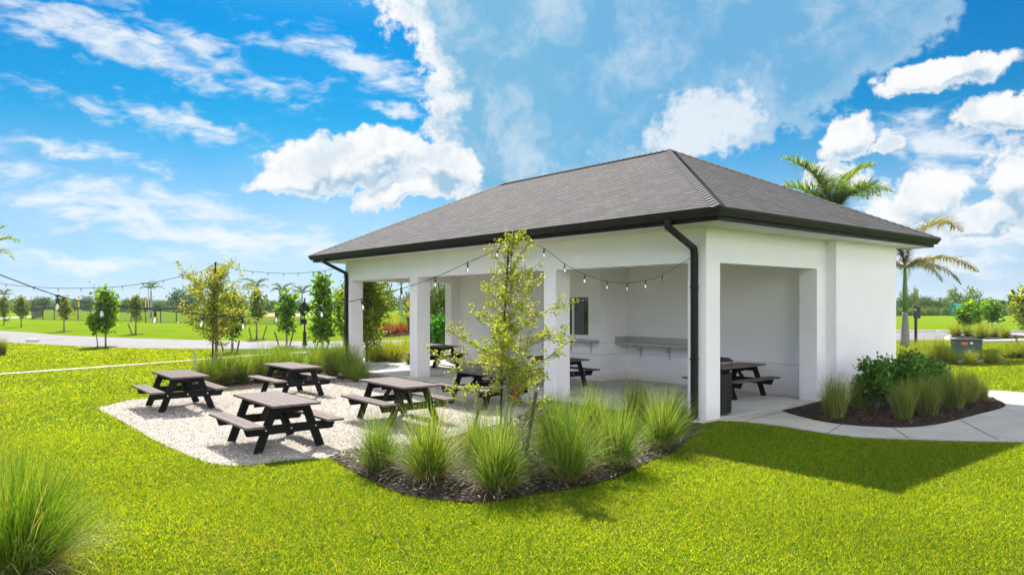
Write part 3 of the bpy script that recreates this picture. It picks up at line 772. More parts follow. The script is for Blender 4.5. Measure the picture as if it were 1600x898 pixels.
sheet('traffic_island', smooth_poly([at(1475, 530), at(1500, 533.5), at(1540, 534.5), at(1600, 533.5), at(1640, 529), at(1580, 524), at(1500, 525)], 4), .12, M['kerb'], thick=.11)
sheet('mulch_bed', smooth_poly([at(1483, 529.5), at(1504, 532), at(1540, 533), at(1596, 532), at(1628, 529), at(1578, 525.5), at(1506, 526)], 4), .14, M['mulch'], thick=.015)
for i, (q, s) in enumerate([((1493, 528), 1.15), ((1514, 528.5), 1.05), ((1533, 532), 1.3), ((1552, 529.5), 1.1), ((1570, 531), 1.0)]):
    o = tuft(TUFT_YEL[i % 3], at(*q), s, 'olive grass clump on the traffic island under the small trees', 'grass clumps on the traffic island'); o.location.z = .13
tuft(TUFT_UP[0], at(2, 556), .9, 'dry brown grass clump on the lawn at the left edge', None)

# leaves -----------------------------------------------------------
def leaf_arrays(pos, dirs, size, cols, aspect=.5, fold=.18):
    """pos (n,3), dirs (n,3) growth direction; diamond leaves with a fold"""
    n = len(pos); d = dirs / np.maximum(np.linalg.norm(dirs, axis=1, keepdims=True), 1e-6)
    r = rng.normal(size=(n, 3)); s = np.cross(d, r); s /= np.maximum(np.linalg.norm(s, axis=1, keepdims=True), 1e-6); nn = np.cross(d, s)
    sz = size * rng.uniform(.65, 1.3, (n, 1))
    a = pos; m = pos + d * sz * .5 + nn * sz * fold; tip = pos + d * sz
    V_ = np.stack([a, m + s * sz * aspect * .5, tip, m - s * sz * aspect * .5], 1).reshape(-1, 3)
    F_ = np.arange(n * 4).reshape(n, 4)
    return V_, F_, np.repeat(cols, 4, 0)
def branching(h, cb, prof, nb, rise, lean=(0, 0), r0=.04, twigs=6, seg=5, seed=0, top_branches=True, wob=.05):
    """limbs of a young tree: returns MB of wood and arrays of twig points and directions"""
    rr = random.Random(seed); b = MB(); pts, dirs = [], []
    N = 10; tr = []
    for i in range(N + 1):
        t = i / N; tr.append(Vector((lean[0] * t + rr.gauss(0, wob) * t * .5 * h * .1, lean[1] * t + rr.gauss(0, wob) * t * .5 * h * .1, h * t)))
    b.tube(tr, [r0 * (1 - .88 * i / N) + .003 for i in range(N + 1)], 8)
    def trunk(z):
        i = min(N - 1, int(z / h * N)); f = z / h * N - i; return tr[i].lerp(tr[i + 1], f)
    for k in range(nb):
        z = cb + (h * .97 - cb) * ((k + rr.random()) / nb); t = (z - cb) / (h - cb)
        Lb = prof(t) * rr.uniform(.6, 1.2); az = k * 2.4 + rr.uniform(-.5, .5); el = rise(t) + rr.uniform(-.2, .2)
        p = trunk(z); line = [p]; d = Vector((math.cos(az) * math.cos(el), math.sin(az) * math.cos(el), math.sin(el)))
        for j in range(seg):
            d = (d + Vector((rr.gauss(0, .14), rr.gauss(0, .14), rr.gauss(0, .10) + .03))).normalized()
            line.append(line[-1] + d * Lb / seg)
        rb = max(.004, r0 * .38 * (1 - t * .7)); b.tube(line, [rb * (1 - .8 * j / seg) + .0015 for j in range(seg + 1)], 5, False)
        for j in range(1, seg + 1):
            for q in range(max(1, int(twigs * Lb / max(prof(.2), .01) / seg + rr.random()))):
                f = rr.random(); s0 = line[j - 1].lerp(line[j], f); bd = (line[j] - line[j - 1]).normalized()
                td = (bd * .5 + Vector((rr.gauss(0, .7), rr.gauss(0, .7), rr.gauss(0, .5) + .12))).normalized(); tl = Lb * rr.uniform(.14, .38) * (1.15 - .5 * j / seg)
                e = s0 + td * tl; b.tube([s0, e], [.003, .0012], 3, False)
                m = max(3, int(tl / .035))
                for w in range(m): pts.append(s0.lerp(e, (w + rr.random()) / m)); dirs.append(td)
    return b, np.array([tuple(p) for p in pts]), np.array([tuple(p) for p in dirs])
def young_tree(loc, h, cb, prof, nb, rise, per, size, cols, wts, label, group=None, r0=.04, lean=(0, 0), twigs=6, seed=0, bark='bark', jit=.03, aspect=.5, rz=0, name='young_tree'):
    root = empty(name, loc, rz, label, 'tree', group)
    b, p, d = branching(h, cb, prof, nb, rise, lean, r0, twigs, 5, seed)
    b.build('trunk', M[bark], root, smooth=True)
    P = np.repeat(p, per, 0) + rng.normal(0, jit, (len(p) * per, 3)); D = np.repeat(d, per, 0) + rng.normal(0, .9, (len(p) * per, 3))
    V_, F_, C_ = leaf_arrays(P, D, size, pal(len(P), cols, wts, .25), aspect)
    me = np_mesh('crown', V_, F_, C_); me.materials.append(M['leaf']); link('crown', me, None, root)
    return root
def prof_cone(r, lo=.55):
    return lambda t: r * (lo + (1 - lo) * min(1, t / .22)) * (1 - t) ** .75 + .05
def prof_oval(r): return lambda t: r * (math.sin(math.pi * min(1, .12 + .85 * t)) ** .7) + .04
OAK = [(.20, .30, .035), (.31, .38, .05), (.43, .45, .09), (.12, .20, .025), (.48, .44, .16)]
# the tree in the front bed
TP = at(789, 712)
young_tree(TP, 3.42, .82, prof_cone(1.30, .72), 48, lambda t: .14 + .72 * t, 6, .041, OAK, (.28, .28, .2, .16, .08),
           'young oak with sparse yellow-green leaves staked in the front mulch bed', None, .042, (.12, .05), 15, 3, 'bark_pale', .022, .55, name='oak_tree')
o = MB(); o.tube([(0, 0, 0), (.03, 0, 1.6), (.14, .02, 3.38)], .016, 8); po = o.build('light_pole', M['black'], None, TP + Vector((-.07, .06, 0))); tag(po, 'thin black pole among the young oak\'s branches carrying the bulb strings', 'pole', 'poles carrying the bulb strings')
b = MB(); b.box(-.026, .026, -.008, .008, -.08, .10); b.bar((-.01, 0, -.07), (-.03, .01, -.2), .024, .01); o = b.build('marker_tape', M['orange_tape'], None, TP + Vector((.16, -.05, 1.02)), .5); tag(o, 'bright orange marking tape tied at the young oak\'s lowest limbs', 'tape')
def stake(a, top, label, group, w=.04):
    """a = foot, top = upper end"""
    b = MB(); a, top = Vector(a), Vector(top); b.bar((0, 0, -.02), top - a, w, w * .8); o = b.build('tree_stake', M['stake'], None, a); return tag(o, label, 'stake', group)
stake(at(820, 716), at_d(838, 612, 10.4), 'leaning grey stake right of the young oak in the front bed', None)
stake(at(796, 722), at_d(799, 652, 10.3), 'short upright stake beside the young oak trunk', None)
stake(at(733, 700), at_d(748, 640, 11.6), 'stake half hidden in the grass left of the young oak', None)

# the tree and pole behind the picnic tables
T2 = at(337, 588)
young_tree(T2, 3.3, .95, prof_oval(1.25), 46, lambda t: .3 + .55 * t, 3, .085, [(.34, .40, .04), (.46, .46, .06), (.55, .46, .14), (.18, .27, .03), (.50, .32, .15)], (.34, .25, .12, .23, .06),
           'sparse young tree with yellow and orange-tinged leaves behind the picnic tables', None, .055, (.05, 0), 10, 5, 'bark', .05, .5)
b = MB(); b.tube([(0, 0, 0), (.12, 0, 3.62)], .03, 8); o = b.build('light_pole', M['black'], None, at(331, 588)); tag(o, 'tall thin black pole rising through the orange-tinged tree to carry the bulb strings', 'pole', 'poles carrying the bulb strings')
PT_A = at(331, 588) + Vector((.12, 0, 3.6))
g = 'stakes around the orange-tinged tree'
stake(at(309, 592), at_d(303, 548, 24), 'left stake of the orange-tinged tree behind the tables', g, .06)
stake(at(344, 592), at_d(346, 551, 23.6), 'upright stake beside the orange-tinged tree trunk', g, .06)
stake(at(361, 590), at_d(367, 557, 23.6), 'right stake of the orange-tinged tree leaning outwards', g, .06)

# saplings on the left lawn and along the road
GRN = [(.10, .24, .015), (.15, .31, .02), (.22, .38, .03), (.06, .14, .012), (.30, .38, .05)]
OLV = [(.15, .21, .05), (.20, .26, .06), (.27, .31, .09), (.10, .15, .035)]
def px_tree(x, yb, ytop, ycb, halfw, cols, wts, label, seed, per=2, nb=19, size=.16, twigs=7, r0=.06, rise=None, group=None, lean=0, bark='bark', oval=True, aspect=.6):
    p = at(x, yb); m = p.y / F; h = (yb - ytop) * m; cb = (yb - ycb) * m
    pr = prof_oval(halfw * m) if oval else prof_cone(halfw * m, .8)
    if p.y < 62: sheet('mulch_ring', [(p.x + .62 * math.cos(k * .4) * (1 + .15 * math.sin(k * 3)), p.y + .62 * math.sin(k * .4)) for k in range(16)], .020, M['mulch'])
    return young_tree(p, h, cb, pr, nb, rise or (lambda t: .3 + .6 * t), per, size, cols, wts, label, group, r0, (lean * m, 0), twigs, seed, bark, size * .6, aspect)
W4 = (.3, .3, .2, .2); W5 = (.3, .3, .15, .17, .08)
g = 'staked saplings on the lawn by the road'
px_tree(6, 508, 466, 497, 11, OLV, W4, 'olive sapling at the far left edge beyond the road', 21, size=.24, group=g)
px_tree(33, 511, 467, 497, 10, OLV, W4, 'olive sapling second from the left beyond the road', 22, size=.24, group=g)
px_tree(100, 518, 467, 498, 11, OLV, W4, 'olive sapling with dense oval crown in front of the fence corner', 23, size=.2, group=g)
px_tree(212, 522, 466, 499, 11, OLV, W4, 'olive sapling beyond the road in front of the long fence', 24, size=.2, group=g)
px_tree(165, 542, 456, 515, 18, GRN, W5, 'broad-leaved green sapling on the near side of the road at left', 25, size=.26, r0=.045, group=g)
px_tree(153, 543, 494, 516, 7, GRN, W5, 'small leaning sapling beside the broad-leaved one by the road', 26, nb=12, size=.2, r0=.03, group=g, lean=-6)
px_tree(363, 550, 466, 528, 24, GRN, W5, 'green sapling standing behind the orange-tinged tree by the road', 27, size=.2, group=g)
px_tree(401, 530, 455, 500, 15, OLV, W4, 'olive sapling beyond the road between the orange-tinged tree and the black sign', 28, size=.2, group=g)
px_tree(448, 542, 462, 515, 19, GRN, W5, 'green sapling with two stakes left of the black diamond sign', 29, size=.24, r0=.05, group=g)
px_tree(504, 549, 434, 530, 25, GRN, W5, 'tall bright green young tree just right of the black diamond sign', 30, nb=46, size=.24, r0=.07, group=g, oval=False)
px_tree(538, 545, 455, 525, 19, GRN, W5, 'green young tree beside the leftmost post and its downspout', 31, size=.24, group=g)
o = px_tree(573, 566, 430, 540, 42, [(.13, .23, .03), (.19, .29, .04), (.26, .34, .05), (.09, .16, .02), (.33, .36, .09)], W5, 'drooping narrow-leaved tree seen between the two left posts', 32, nb=40, per=3, size=.26, r0=.07, aspect=.28, rise=lambda t: .5 + .3 * t)
g = 'slanted stakes of the roadside saplings'
for (a, tp, D, lab) in [((207, 523), (200, 506), 53, 'slanted stake left of the olive sapling by the long fence'),
        ((421, 0), (0, 0), 0, '')][:1] + [
        ((393, 530), (389, 512), 46, 'left stake of the olive sapling across the road'), ((410, 530), (417, 509), 46, 'right stake of the olive sapling across the road'),
        ((437, 543), (429, 518), 38, 'left stake of the green sapling near the black sign'), ((452, 543), (459, 516), 38, 'right stake of the green sapling near the black sign'),
        ((349, 549), (345, 534), 34, 'left stake of the sapling behind the orange-tinged tree'), ((370, 549), (374, 532), 34, 'right stake of the sapling behind the orange-tinged tree'),
        ((510, 549), (515, 530), 35, 'stake right of the tall bright green tree'), ((493, 549), (497, 533), 35, 'stake left of the tall bright green tree'),
        ((587, 564), (595, 528), 28.5, 'dark slanted stake between the two left posts beyond the patio')]:
    stake(at(*a), at_d(*tp, at(*a).y), lab, g, .07)

# shrubs in the right bed
def shrub(p, r, h, n, size, cols, wts, label, group=None, mname='shrub', asp=.5, loose=.12, name='shrub'):
    root = empty(name, (p.x, p.y, .03), rnd.uniform(0, 6), label, 'shrub', group)
    b = MB(); rr = random.Random(int(p.x * 100)); ends = []
    for k in range(26):
        a = rr.uniform(0, 6.28); e = Vector((math.cos(a), math.sin(a), 0)) * r * rr.uniform(.1, .85); e.z = h * rr.uniform(.45, .98) * (1 - .35 * (e.length / r) ** 2)
        m = Vector((e.x * .35, e.y * .35, e.z * .5)); b.tube([(0, 0, 0), m, e], [.012, .008, .003], 4, False); ends.append(e); ends.append(m.lerp(e, .5))
    b.build('stem', M['bark'], root)
    E = np.array([tuple(e) for e in ends]); i = rng.integers(0, len(E), n)
    P = E[i] + rng.normal(0, loose * r * 1.3, (n, 3)); P[:, 2] = np.abs(P[:, 2]) + .02
    D = (P - np.array([0, 0, h * .3])) + rng.normal(0, .5 * r, (n, 3)); D[:, 2] += .2 * r
    V_, F_, C_ = leaf_arrays(P, D, size, pal(n, cols, wts, .25), asp)
    me = np_mesh('foliage', V_, F_, C_); me.materials.append(M[mname]); link('foliage', me, None, root)
    return root
DK = [(.05, .14, .018), (.08, .20, .024), (.12, .27, .035), (.19, .34, .06)]
g = 'dark shrubs against the white wall'
shrub(at(1369, 642), .45, 1.06, 2600, .085, DK, W4, 'dark green glossy shrub at the left against the white wall', g, asp=.6)
shrub(at(1412, 634), .50, 1.08, 2800, .085, DK, W4, 'middle dark green shrub in the right-hand bed', g, asp=.6)
shrub(at(1448, 630), .48, 1.0, 2600, .085, DK, W4, 'rightmost dark green shrub just past the corner of the white wall', g, asp=.6)
BR = [(.07, .30, .02), (.11, .38, .03), (.16, .42, .05), (.04, .18, .015)]
shrub(at(688, 549), 1.0, 1.5, 2200, .19, BR, W4, 'vivid green leafy shrub seen between the second post and the rear post', None, asp=.5)
shrub(at(684, 541), 1.1, 3.4, 2600, .36, [(.08, .13, .02), (.14, .19, .04), (.20, .22, .06), (.05, .08, .015)], W4, 'tall bamboo-like plant behind the vivid green shrub', None, asp=.16, loose=.3)
RED = [(.35, .06, .02), (.42, .14, .03), (.25, .04, .02), (.16, .10, .02)]
for i, q in enumerate([(584, 526), (592, 525.5), (601, 525), (609, 524.5), (618, 524), (627, 523), (635, 522)]):
    shrub(at(*q), .55, .55, 260, .22, RED, W4, 'red-leaved low shrub in the far bed across the road between the left posts', 'red shrubs in the far bed')
o = shrub(at(660, 520), 1.6, 2.6, 900, .35, GRN, W5, 'leafy green bush across the road hidden mostly by the second post', None)

# ------------------------------------------------------------------ palms
def frond_mesh(name, Lf, arch, cols, n=46, leaf=.55, w=.035, droop=.5, vee=.6):
    pts = []; ang = arch[0]; p = np.array([0., 0., 0.])
    for i in range(n + 1):
        pts.append(p.copy()); t = i / n; ang = arch[0] + (arch[1] - arch[0]) * t ** 1.2
        p = p + np.array([math.cos(ang), 0, math.sin(ang)]) * Lf / n
    pts = np.array(pts); V_, F_, C_ = [], [], []
    def strip(line, ws, sidev, c):
        k = len(V_)
        for q, ww in zip(line, ws): V_.append(q - sidev * ww / 2); V_.append(q + sidev * ww / 2); C_.append(c); C_.append(c)
        for i in range(len(line) - 1): F_.append((k + 2 * i, k + 2 * i + 1, k + 2 * i + 3, k + 2 * i + 2))
    strip(pts, np.linspace(.06, .012, n + 1), np.array([0, 1., 0]), np.array([.20, .22, .06]))
    for i in range(4, n + 1):
        t = i / n; d = pts[i] - pts[i - 1]; d /= np.linalg.norm(d); ll = leaf * (math.sin(math.pi * min(1, .15 + t * .85)) ** .6) * rng.uniform(.85, 1.1)
        for s in (-1, 1):
            for rep in range(2):
                dirv = d * .55 + np.array([0, s * 1.0, 0]) + np.array([-d[2], 0, d[0]]) * (vee + rng.normal(0, .35)) + rng.normal(0, .08, 3); dirv /= np.linalg.norm(dirv)
                q = pts[i].copy(); line = [q]; dv = dirv.copy()
                for k in range(3):
                    q = q + dv * ll / 3; line.append(q); dv = dv + np.array([0, 0, -droop * rng.uniform(.5, 1.3)]) * .6; dv /= np.linalg.norm(dv)
                sv = np.cross(dirv, np.array([.2, 0, 1.])); sv /= max(np.linalg.norm(sv), 1e-5)
                strip(line, [w, w, w * .7, w * .12], sv, pal(1, cols)[0])
    me = np_mesh(name, np.array(V_), np.array(F_), np.array(C_)); me.materials.append(M['frond']); return me
PG = [(.13, .24, .04), (.20, .31, .05), (.09, .17, .03), (.30, .36, .09)]
PB = [(.20, .20, .06), (.30, .25, .12), (.36, .31, .20), (.14, .17, .05), (.24, .18, .09)]
def palm(p, h, label, fronds, rtr=.2, group=None, shaft=1.0, fset=None):
    """fronds: list of (azimuth deg, mesh, scale)"""
    root = empty('palm_tree', p, 0, label, 'palm tree', group)
    b = MB(); hs = h - shaft; b.lathe([(rtr * 1.35, 0), (rtr * 1.15, hs * .2), (rtr, hs * .5), (rtr * .72, hs * .96), (rtr * .66, hs)], 14); b.build('trunk', M['palm_trunk'], root, smooth=True)
    b = MB(); b.lathe([(rtr * .68, hs), (rtr * .62, hs + shaft * .5), (rtr * .3, h), (rtr * .2, h + .1)], 12); b.build('crownshaft', M['shaft'], root, smooth=True)
    for a, me, s in fronds:
        o = link('frond', me, None, root, (0, 0, h - .05), R(a)); o.scale = (s, s, s)
    return root
FA = [frond_mesh('frond', 2.6, (R(86), R(8)), PG, 46, .80, .036, .65, .45), frond_mesh('frond', 2.6, (R(70), R(-35)), PG, 46, .80, .036, .65, .45), frond_mesh('frond', 2.6, (R(35), R(-60)), PG + [(.3, .27, .1)], droop=.55)]
FB = [frond_mesh('frond', 4.6, (R(84), R(-40)), PB, 60, .95, .05, .85, .5), frond_mesh('frond', 4.2, (R(30), R(-45)), PB, 60, .95, .05, .9, .3), frond_mesh('frond', 3.8, (R(20), R(-70)), PG + PB, 50, .7, .045, .8, .2)]
pp = at(1414, 541)
hcr = CAMZ + (HOR - 418) / F * pp.y
palm(pp, hcr, 'wind-bent palm with browned fronds beyond the right wall corner', [(100, FB[0], .9), (10, FB[0], 1.12), (160, FB[0], 1.1), (-8, FB[1], .95), (30, FB[1], .8), (-35, FB[2], .8), (180, FB[1], .8), (215, FB[2], .7), (150, FB[0], .8), (-70, FB[2], .7), (60, FB[2], .6)], .2, None, 2.4)
p2 = Vector((500 / F * 36, 36, 0))
palm(p2, CAMZ + (HOR - 340) / F * 36, 'bright green palm rising behind the roof at right', [(172, FA[0], 1.65), (190, FA[0], 1.45), (160, FA[1], 1.5), (195, FA[1], 1.1), (0, FA[0], 1.45), (-15, FA[1], 1.35), (8, FA[1], 1.3), (20, FA[1], 1.2), (80, FA[0], 1.2), (-80, FA[1], 1.1), (-50, FA[1], 1.2), (240, FA[1], 1.2), (45, FA[0], 1.3)], .22, None, 1.4)
g = 'palms beyond the road and ball field'
FM = [frond_mesh('frond', 2.6, (R(70), R(-25)), [(.06, .12, .03), (.09, .16, .04), (.12, .18, .05)], 20, .6, .09, .45), frond_mesh('frond', 2.6, (R(40), R(-55)), [(.06, .12, .03), (.09, .16, .04), (.12, .18, .05)], 20, .6, .09, .5)]
for x, ytop, D, lab in [(236, 452, 120, 'palm standing alone above the fence at left'), (316, 452, 110, 'palm rising behind the orange-tinged tree'), (345, 462, 118, 'lower palm right behind the orange-tinged tree'),
        (400, 450, 95, 'palm directly behind the olive sapling across the road'), (441, 456, 100, 'palm above the sapling left of the black diamond sign'), (472, 459, 105, 'palm just above the black diamond sign'), (6, 462, 130, 'small palm on the horizon at the left edge'),
        (627, 445, 70, 'palm seen between the two left posts beyond the far bed')]:
    p = Vector(((x - 800) / F * D, D, 0)); h = CAMZ + (HOR - ytop) / F * D
    palm(p, h, lab, [(a + rnd.uniform(-14, 14), FM[k % 2], rnd.uniform(.75, .95)) for k, a in enumerate(range(0, 360, 33))], .17, g, .8)
palm(Vector(((-24 - 800) / F * 28, 28, 0)), CAMZ + (HOR - 396) / F * 28, 'palm cut off by the left edge with only its frond tips showing', [(a, FA[k % 3], .60) for k, a in enumerate(range(0, 360, 40))], .2, None, .9)

# ------------------------------------------------------------------ far trees
def far_crown(n, size, cols, kind):
    if kind == 'round':
        cs = rng.normal(0, 1, (14, 3)) * np.array([.42, .42, .26]) + np.array([0, 0, .62])
        i = rng.integers(0, 14, n); P = cs[i] + rng.normal(0, .16, (n, 3))
    elif kind == 'tall':
        z = rng.uniform(.15, 1, n); a = rng.uniform(0, 6.28, n); r = .34 * (1.05 - z) ** .7 * np.sqrt(rng.uniform(.1, 1, n)) + rng.normal(0, .03, n)
        P = np.stack([r * np.cos(a), r * np.sin(a), z], 1)
    else:
        cs = rng.normal(0, 1, (10, 3)) * np.array([.6, .5, .12]) + np.array([0, 0, .35]); i = rng.integers(0, 10, n); P = cs[i] + rng.normal(0, .2, (n, 3))
    P[:, 2] = np.maximum(P[:, 2], .03)
    V_, F_, C_ = leaf_arrays(P, rng.normal(0, 1, (n, 3)), size, pal(n, cols, None, .3), .7)
    me = np_mesh('crown', V_, F_, C_); me.materials.append(M['far_leaf']); return me
FD = [(.06, .13, .045), (.085, .16, .05), (.12, .20, .06), (.045, .09, .04)]
FL = [(.14, .23, .05), (.19, .28, .06), (.27, .31, .09), (.09, .17, .045)]
CR = {'round': [far_crown(1500, .13, c, 'round') for c in (FD, FD, FL)], 'tall': [far_crown(1000, .12, FD, 'tall')], 'bush': [far_crown(900, .16, c, 'bush') for c in (FL, FL, FD)]}
tb_ = MB(); tb_.tube([(0, 0, 0), (.01, 0, .3), (0, .01, .62)], [.03, .022, .01], 6); TRK = bpy.data.meshes.new('trunk'); TRK.from_pydata(tb_.v, [], tb_.f); TRK.materials.append(M['bark'])
def far_tree(x, ytop, D, hw, kind, v, label, group, name='distant_tree'):
    p = Vector(((x - 800) / F * D, D, 0)); h = CAMZ + (HOR - ytop) / F * D; w = hw / F * D
    root = empty(name, p, rnd.uniform(0, 6.28), label, 'tree' if kind != 'bush' else 'bush', group)
    c = link('crown', CR[kind][v % len(CR[kind])], None, root); sx_ = w / (.6 if kind == 'round' else .34 if kind == 'tall' else .8); c.scale = (sx_, sx_, h / (1.22 if kind == 'round' else 1.05 if kind == 'tall' else .8))
    if kind != 'bush': t = link('trunk', TRK, None, root); t.scale = (h, h, h)
g1 = 'trees in the distant line beyond the right-hand field'
l1 = 'tree in the distant line beyond the right-hand field'
for i, x in enumerate(range(1398, 1640, 13)):
    far_tree(x + rnd.uniform(-4, 4), rnd.choice((451, 456, 460, 464, 470)) + rnd.uniform(-2, 2), rnd.uniform(148, 190), rnd.uniform(6, 14), 'tall' if x in (1554, 1567, 1580) else 'round', i, l1, g1)
for i, x in enumerate(range(1396, 1660, 11)):
    far_tree(x + rnd.uniform(-4, 4), rnd.uniform(478, 487), rnd.uniform(134, 146), rnd.uniform(8, 14), 'bush', i, 'low bush at the foot of the distant tree line on the right', 'bushes below the distant tree line', 'distant_bush')
g2 = 'dark trees on the left horizon'
for i, (x, yt, hw) in enumerate([(65, 459, 10), (140, 461, 9), (196, 463, 7), (202, 467, 6), (226, 461, 8), (287, 449, 13), (57, 466, 6), (110, 470, 7), (180, 468, 9), (298, 458, 9), (248, 468, 5), (540, 452, 14), (560, 460, 12), (650, 455, 14), (600, 452, 14), (682, 450, 12), (372, 466, 8), (420, 468, 8), (35, 470, 8)]):
    far_tree(x, yt, rnd.uniform(190, 240), hw, 'round', i % 2, 'dark tree on the left horizon beyond the ball field', g2)
for i, x in enumerate(range(-60, 740, 17)):
    far_tree(x + rnd.uniform(-6, 6), rnd.uniform(473, 477), rnd.uniform(250, 290), rnd.uniform(9, 15), 'bush', 2, 'low hedge bush on the left horizon behind the ball field', 'hedge bushes on the left horizon', 'distant_bush')
# far woods: one mass nobody could count
def far_woods():
    V_, F_, C_ = [], [], []; k = 0
    n = 26000; a = rng.uniform(-1.0, 1.0, n); D = rng.uniform(650, 900, n); hmax = 1.8 + .9 * np.sin(a * 9) + .5 * np.sin(a * 31 + 1) + .6 * np.sin(a * 77)
    P = np.stack([np.sin(a) * D, np.cos(a) * D, rng.uniform(.0, 1, n) ** .8 * hmax + 1], 1)
    V_, F_, C_ = leaf_arrays(P, rng.normal(0, 1, (n, 3)), 3.2, pal(n, FD, None, .25), .8)
    me = np_mesh('far_woods', V_, F_, C_); me.materials.append(M['far_leaf']); o = link('far_woods', me); tag(o, 'continuous dark band of far woods along the horizon', 'woods', None, 'stuff')
far_woods()

# island trees
g = 'small trees on the traffic island'
px_tree(1516, 524, 477, 507, 25, GRN, W5, 'spreading green tree on the traffic island before the goal', 41, nb=16, size=.30, r0=.05, group=g, twigs=8, rise=lambda t: .2 + .2 * t)
px_tree(1550, 516, 475, 502, 14, GRN, W5, 'narrower green tree right of the spreading one beyond the island', 42, nb=15, size=.30, r0=.05, group=g)
px_tree(1600, 518, 458, 508, 22, [(.22, .32, .03), (.30, .38, .04), (.14, .24, .03), (.38, .40, .07)], W4, 'yellow-green tree at the right edge beyond the parking lane', 43, nb=20, size=.32, r0=.06, group=g, twigs=8)
stake(at(1510, 526), at_d(1504, 507, 50), 'left stake of the spreading island tree', 'stakes of the island tree', .07); stake(at(1526, 526), at_d(1532, 507, 50), 'right stake of the spreading island tree', 'stakes of the island tree', .07)
stake(at(1593, 556), at_d(1587, 523, 31), 'dark slanted stake standing in the grass at the right edge', None, .07)

# ------------------------------------------------------------------ fence, goal, poles, signs, utility box, shed
def fence():
    a, b_, c = at(50, 499), at(301, 505), at(470, 508); d = at(66, 494.5)
    root = empty('chain_link_fence', a, 0, 'dark chain-link ball field fence with black rails behind the left lawn', 'fence')
    H = 1.75; rails = MB()
    for p, q in ((a, b_), (b_, c), (a, d)):
        p, q = p - a, q - a; n = max(2, int((q - p).length / 3.0))
        for i in range(n + 1):
            if i == 0 and not (p.length < .01 and q == b_ - a): continue
            m = p.lerp(q, i / n); k = MB(); k.tube([m, m + Vector((0, 0, H + .05))], .06, 6); k.build('fence_post', M['black'], root)
        rails.tube([p + Vector((0, 0, H)), q + Vector((0, 0, H))], .085, 6); rails.tube([p + Vector((0, 0, .08)), q + Vector((0, 0, .08))], .02, 6)
        ang = math.atan2((q - p).y, (q - p).x); k = MB(); k.poly([(0, 0, .05), ((q - p).length, 0, .05), ((q - p).length, 0, H), (0, 0, H)], [(0, 1, 2, 3)])
        k.build('mesh_panel', M['chain'], root, p, ang)
    rails.build('rail', M['black'], root)
fence()
def goal():
    p = at(1513, 507); D = p.y; e = Vector((4.6, 1.6, 0))
    r = empty('soccer_goal', p, 0, 'white soccer goal frame on the far right-hand field behind the small trees', 'goal')
    hh = 2.3; b = MB()
    for q in (Vector((0, 0, 0)), e): b.tube([q, q + Vector((0, 0, hh))], .07, 8); 
    b.tube([Vector((0, 0, hh)), e + Vector((0, 0, hh))], .07, 8); b.build('frame', M['white_paint'], r)
    k = MB(); back = Vector((-1.2, -.5, 0))
    for q in (Vector((0, 0, 0)), e): k.tube([q + Vector((0, 0, hh)), q + back * .4 + Vector((0, 0, hh)), q + back + Vector((0, 0, .05)), q + Vector((0, 0, .05))], .05, 6)
    k.tube([back + Vector((0, 0, .05)), back + e + Vector((0, 0, .05))], .05, 6); k.build('net_frame', M['white_paint'], r)
goal()
for x, y0, y1, lab in ((123, 462, 480, 'left'), (227.5, 463, 480, 'right')):
    D = 150; p = Vector(((x - 800) / F * D, D, 0)); b = MB(); b.tube([(0, 0, 0), (0, 0, CAMZ + (HOR - y0) / F * D)], .10, 8)
    b.box(.08, .16, -.02, .02, 1.6, CAMZ + (HOR - y0) / F * D)
    o = b.build('foul_pole', M['yellow_paint'], None, p); tag(o, lab + ' of the two yellow foul poles beyond the ball field fence', 'foul pole', 'foul poles of the ball field')
for x, yt, s, D, lab in ((147, 441, -1, 140, 'street lamp on a tall bare pole with arm to the left'), (232, 438, 1, 140, 'street lamp on a tall bare pole beside the lone palm')):
    p = Vector(((x - 800) / F * D, D, 0)); h = CAMZ + (HOR - yt) / F * D
    r = empty('street_lamp', p, 0, lab, 'street lamp', 'street lamps on the left horizon')
    b = MB(); b.tube([(0, 0, 0), (0, 0, h * .9), (s * .1, 0, h * .97), (s * .4, 0, h)], [.12, .08, .07, .06], 8); b.tube([(s * .4, 0, h), (s * 1.0, 0, h + .05)], .05, 6); b.build('pole', M['steel'], r)
    b = MB(); b.box(s * .9 - .25, s * .9 + .25, -.12, .12, h - .02, h + .12); b.build('lamp_head', M['steel'], r)
def diamond_sign():
    p = at(476, 540); r = empty('road_sign', p, R(-14), 'black back of a diamond road sign on a black post by the road', 'road sign')
    b = MB(); b.lathe([(.045, 0), (.045, 2.45), (.03, 2.52), (.05, 2.58), (.0, 2.64)], 10); b.build('post', M['black'], r)
    b = MB(); b.lathe([(.13, 0), (.13, .1), (.09, .3), (.09, .75), (.05, .82)], 12); b.build('post_base', M['black'], r)
    q = .43; zc = CAMZ - (483 - HOR) / F * p.y
    b = MB(); b.poly([(-q, -.07, zc), (0, -.07, zc - q), (q, -.07, zc), (0, -.07, zc + q), (-q, -.055, zc), (0, -.055, zc - q), (q, -.055, zc), (0, -.055, zc + q)], [(0, 1, 2, 3), (7, 6, 5, 4), (0, 4, 5, 1), (1, 5, 6, 2), (2, 6, 7, 3), (3, 7, 4, 0)]); b.build('diamond_plate', M['black'], r)
    zc = CAMZ - (502.5 - HOR) / F * p.y
    b = MB(); b.box(-.17, .17, -.07, -.055, zc - .13, zc + .13); b.build('lower_plate', M['black'], r)
diamond_sign()
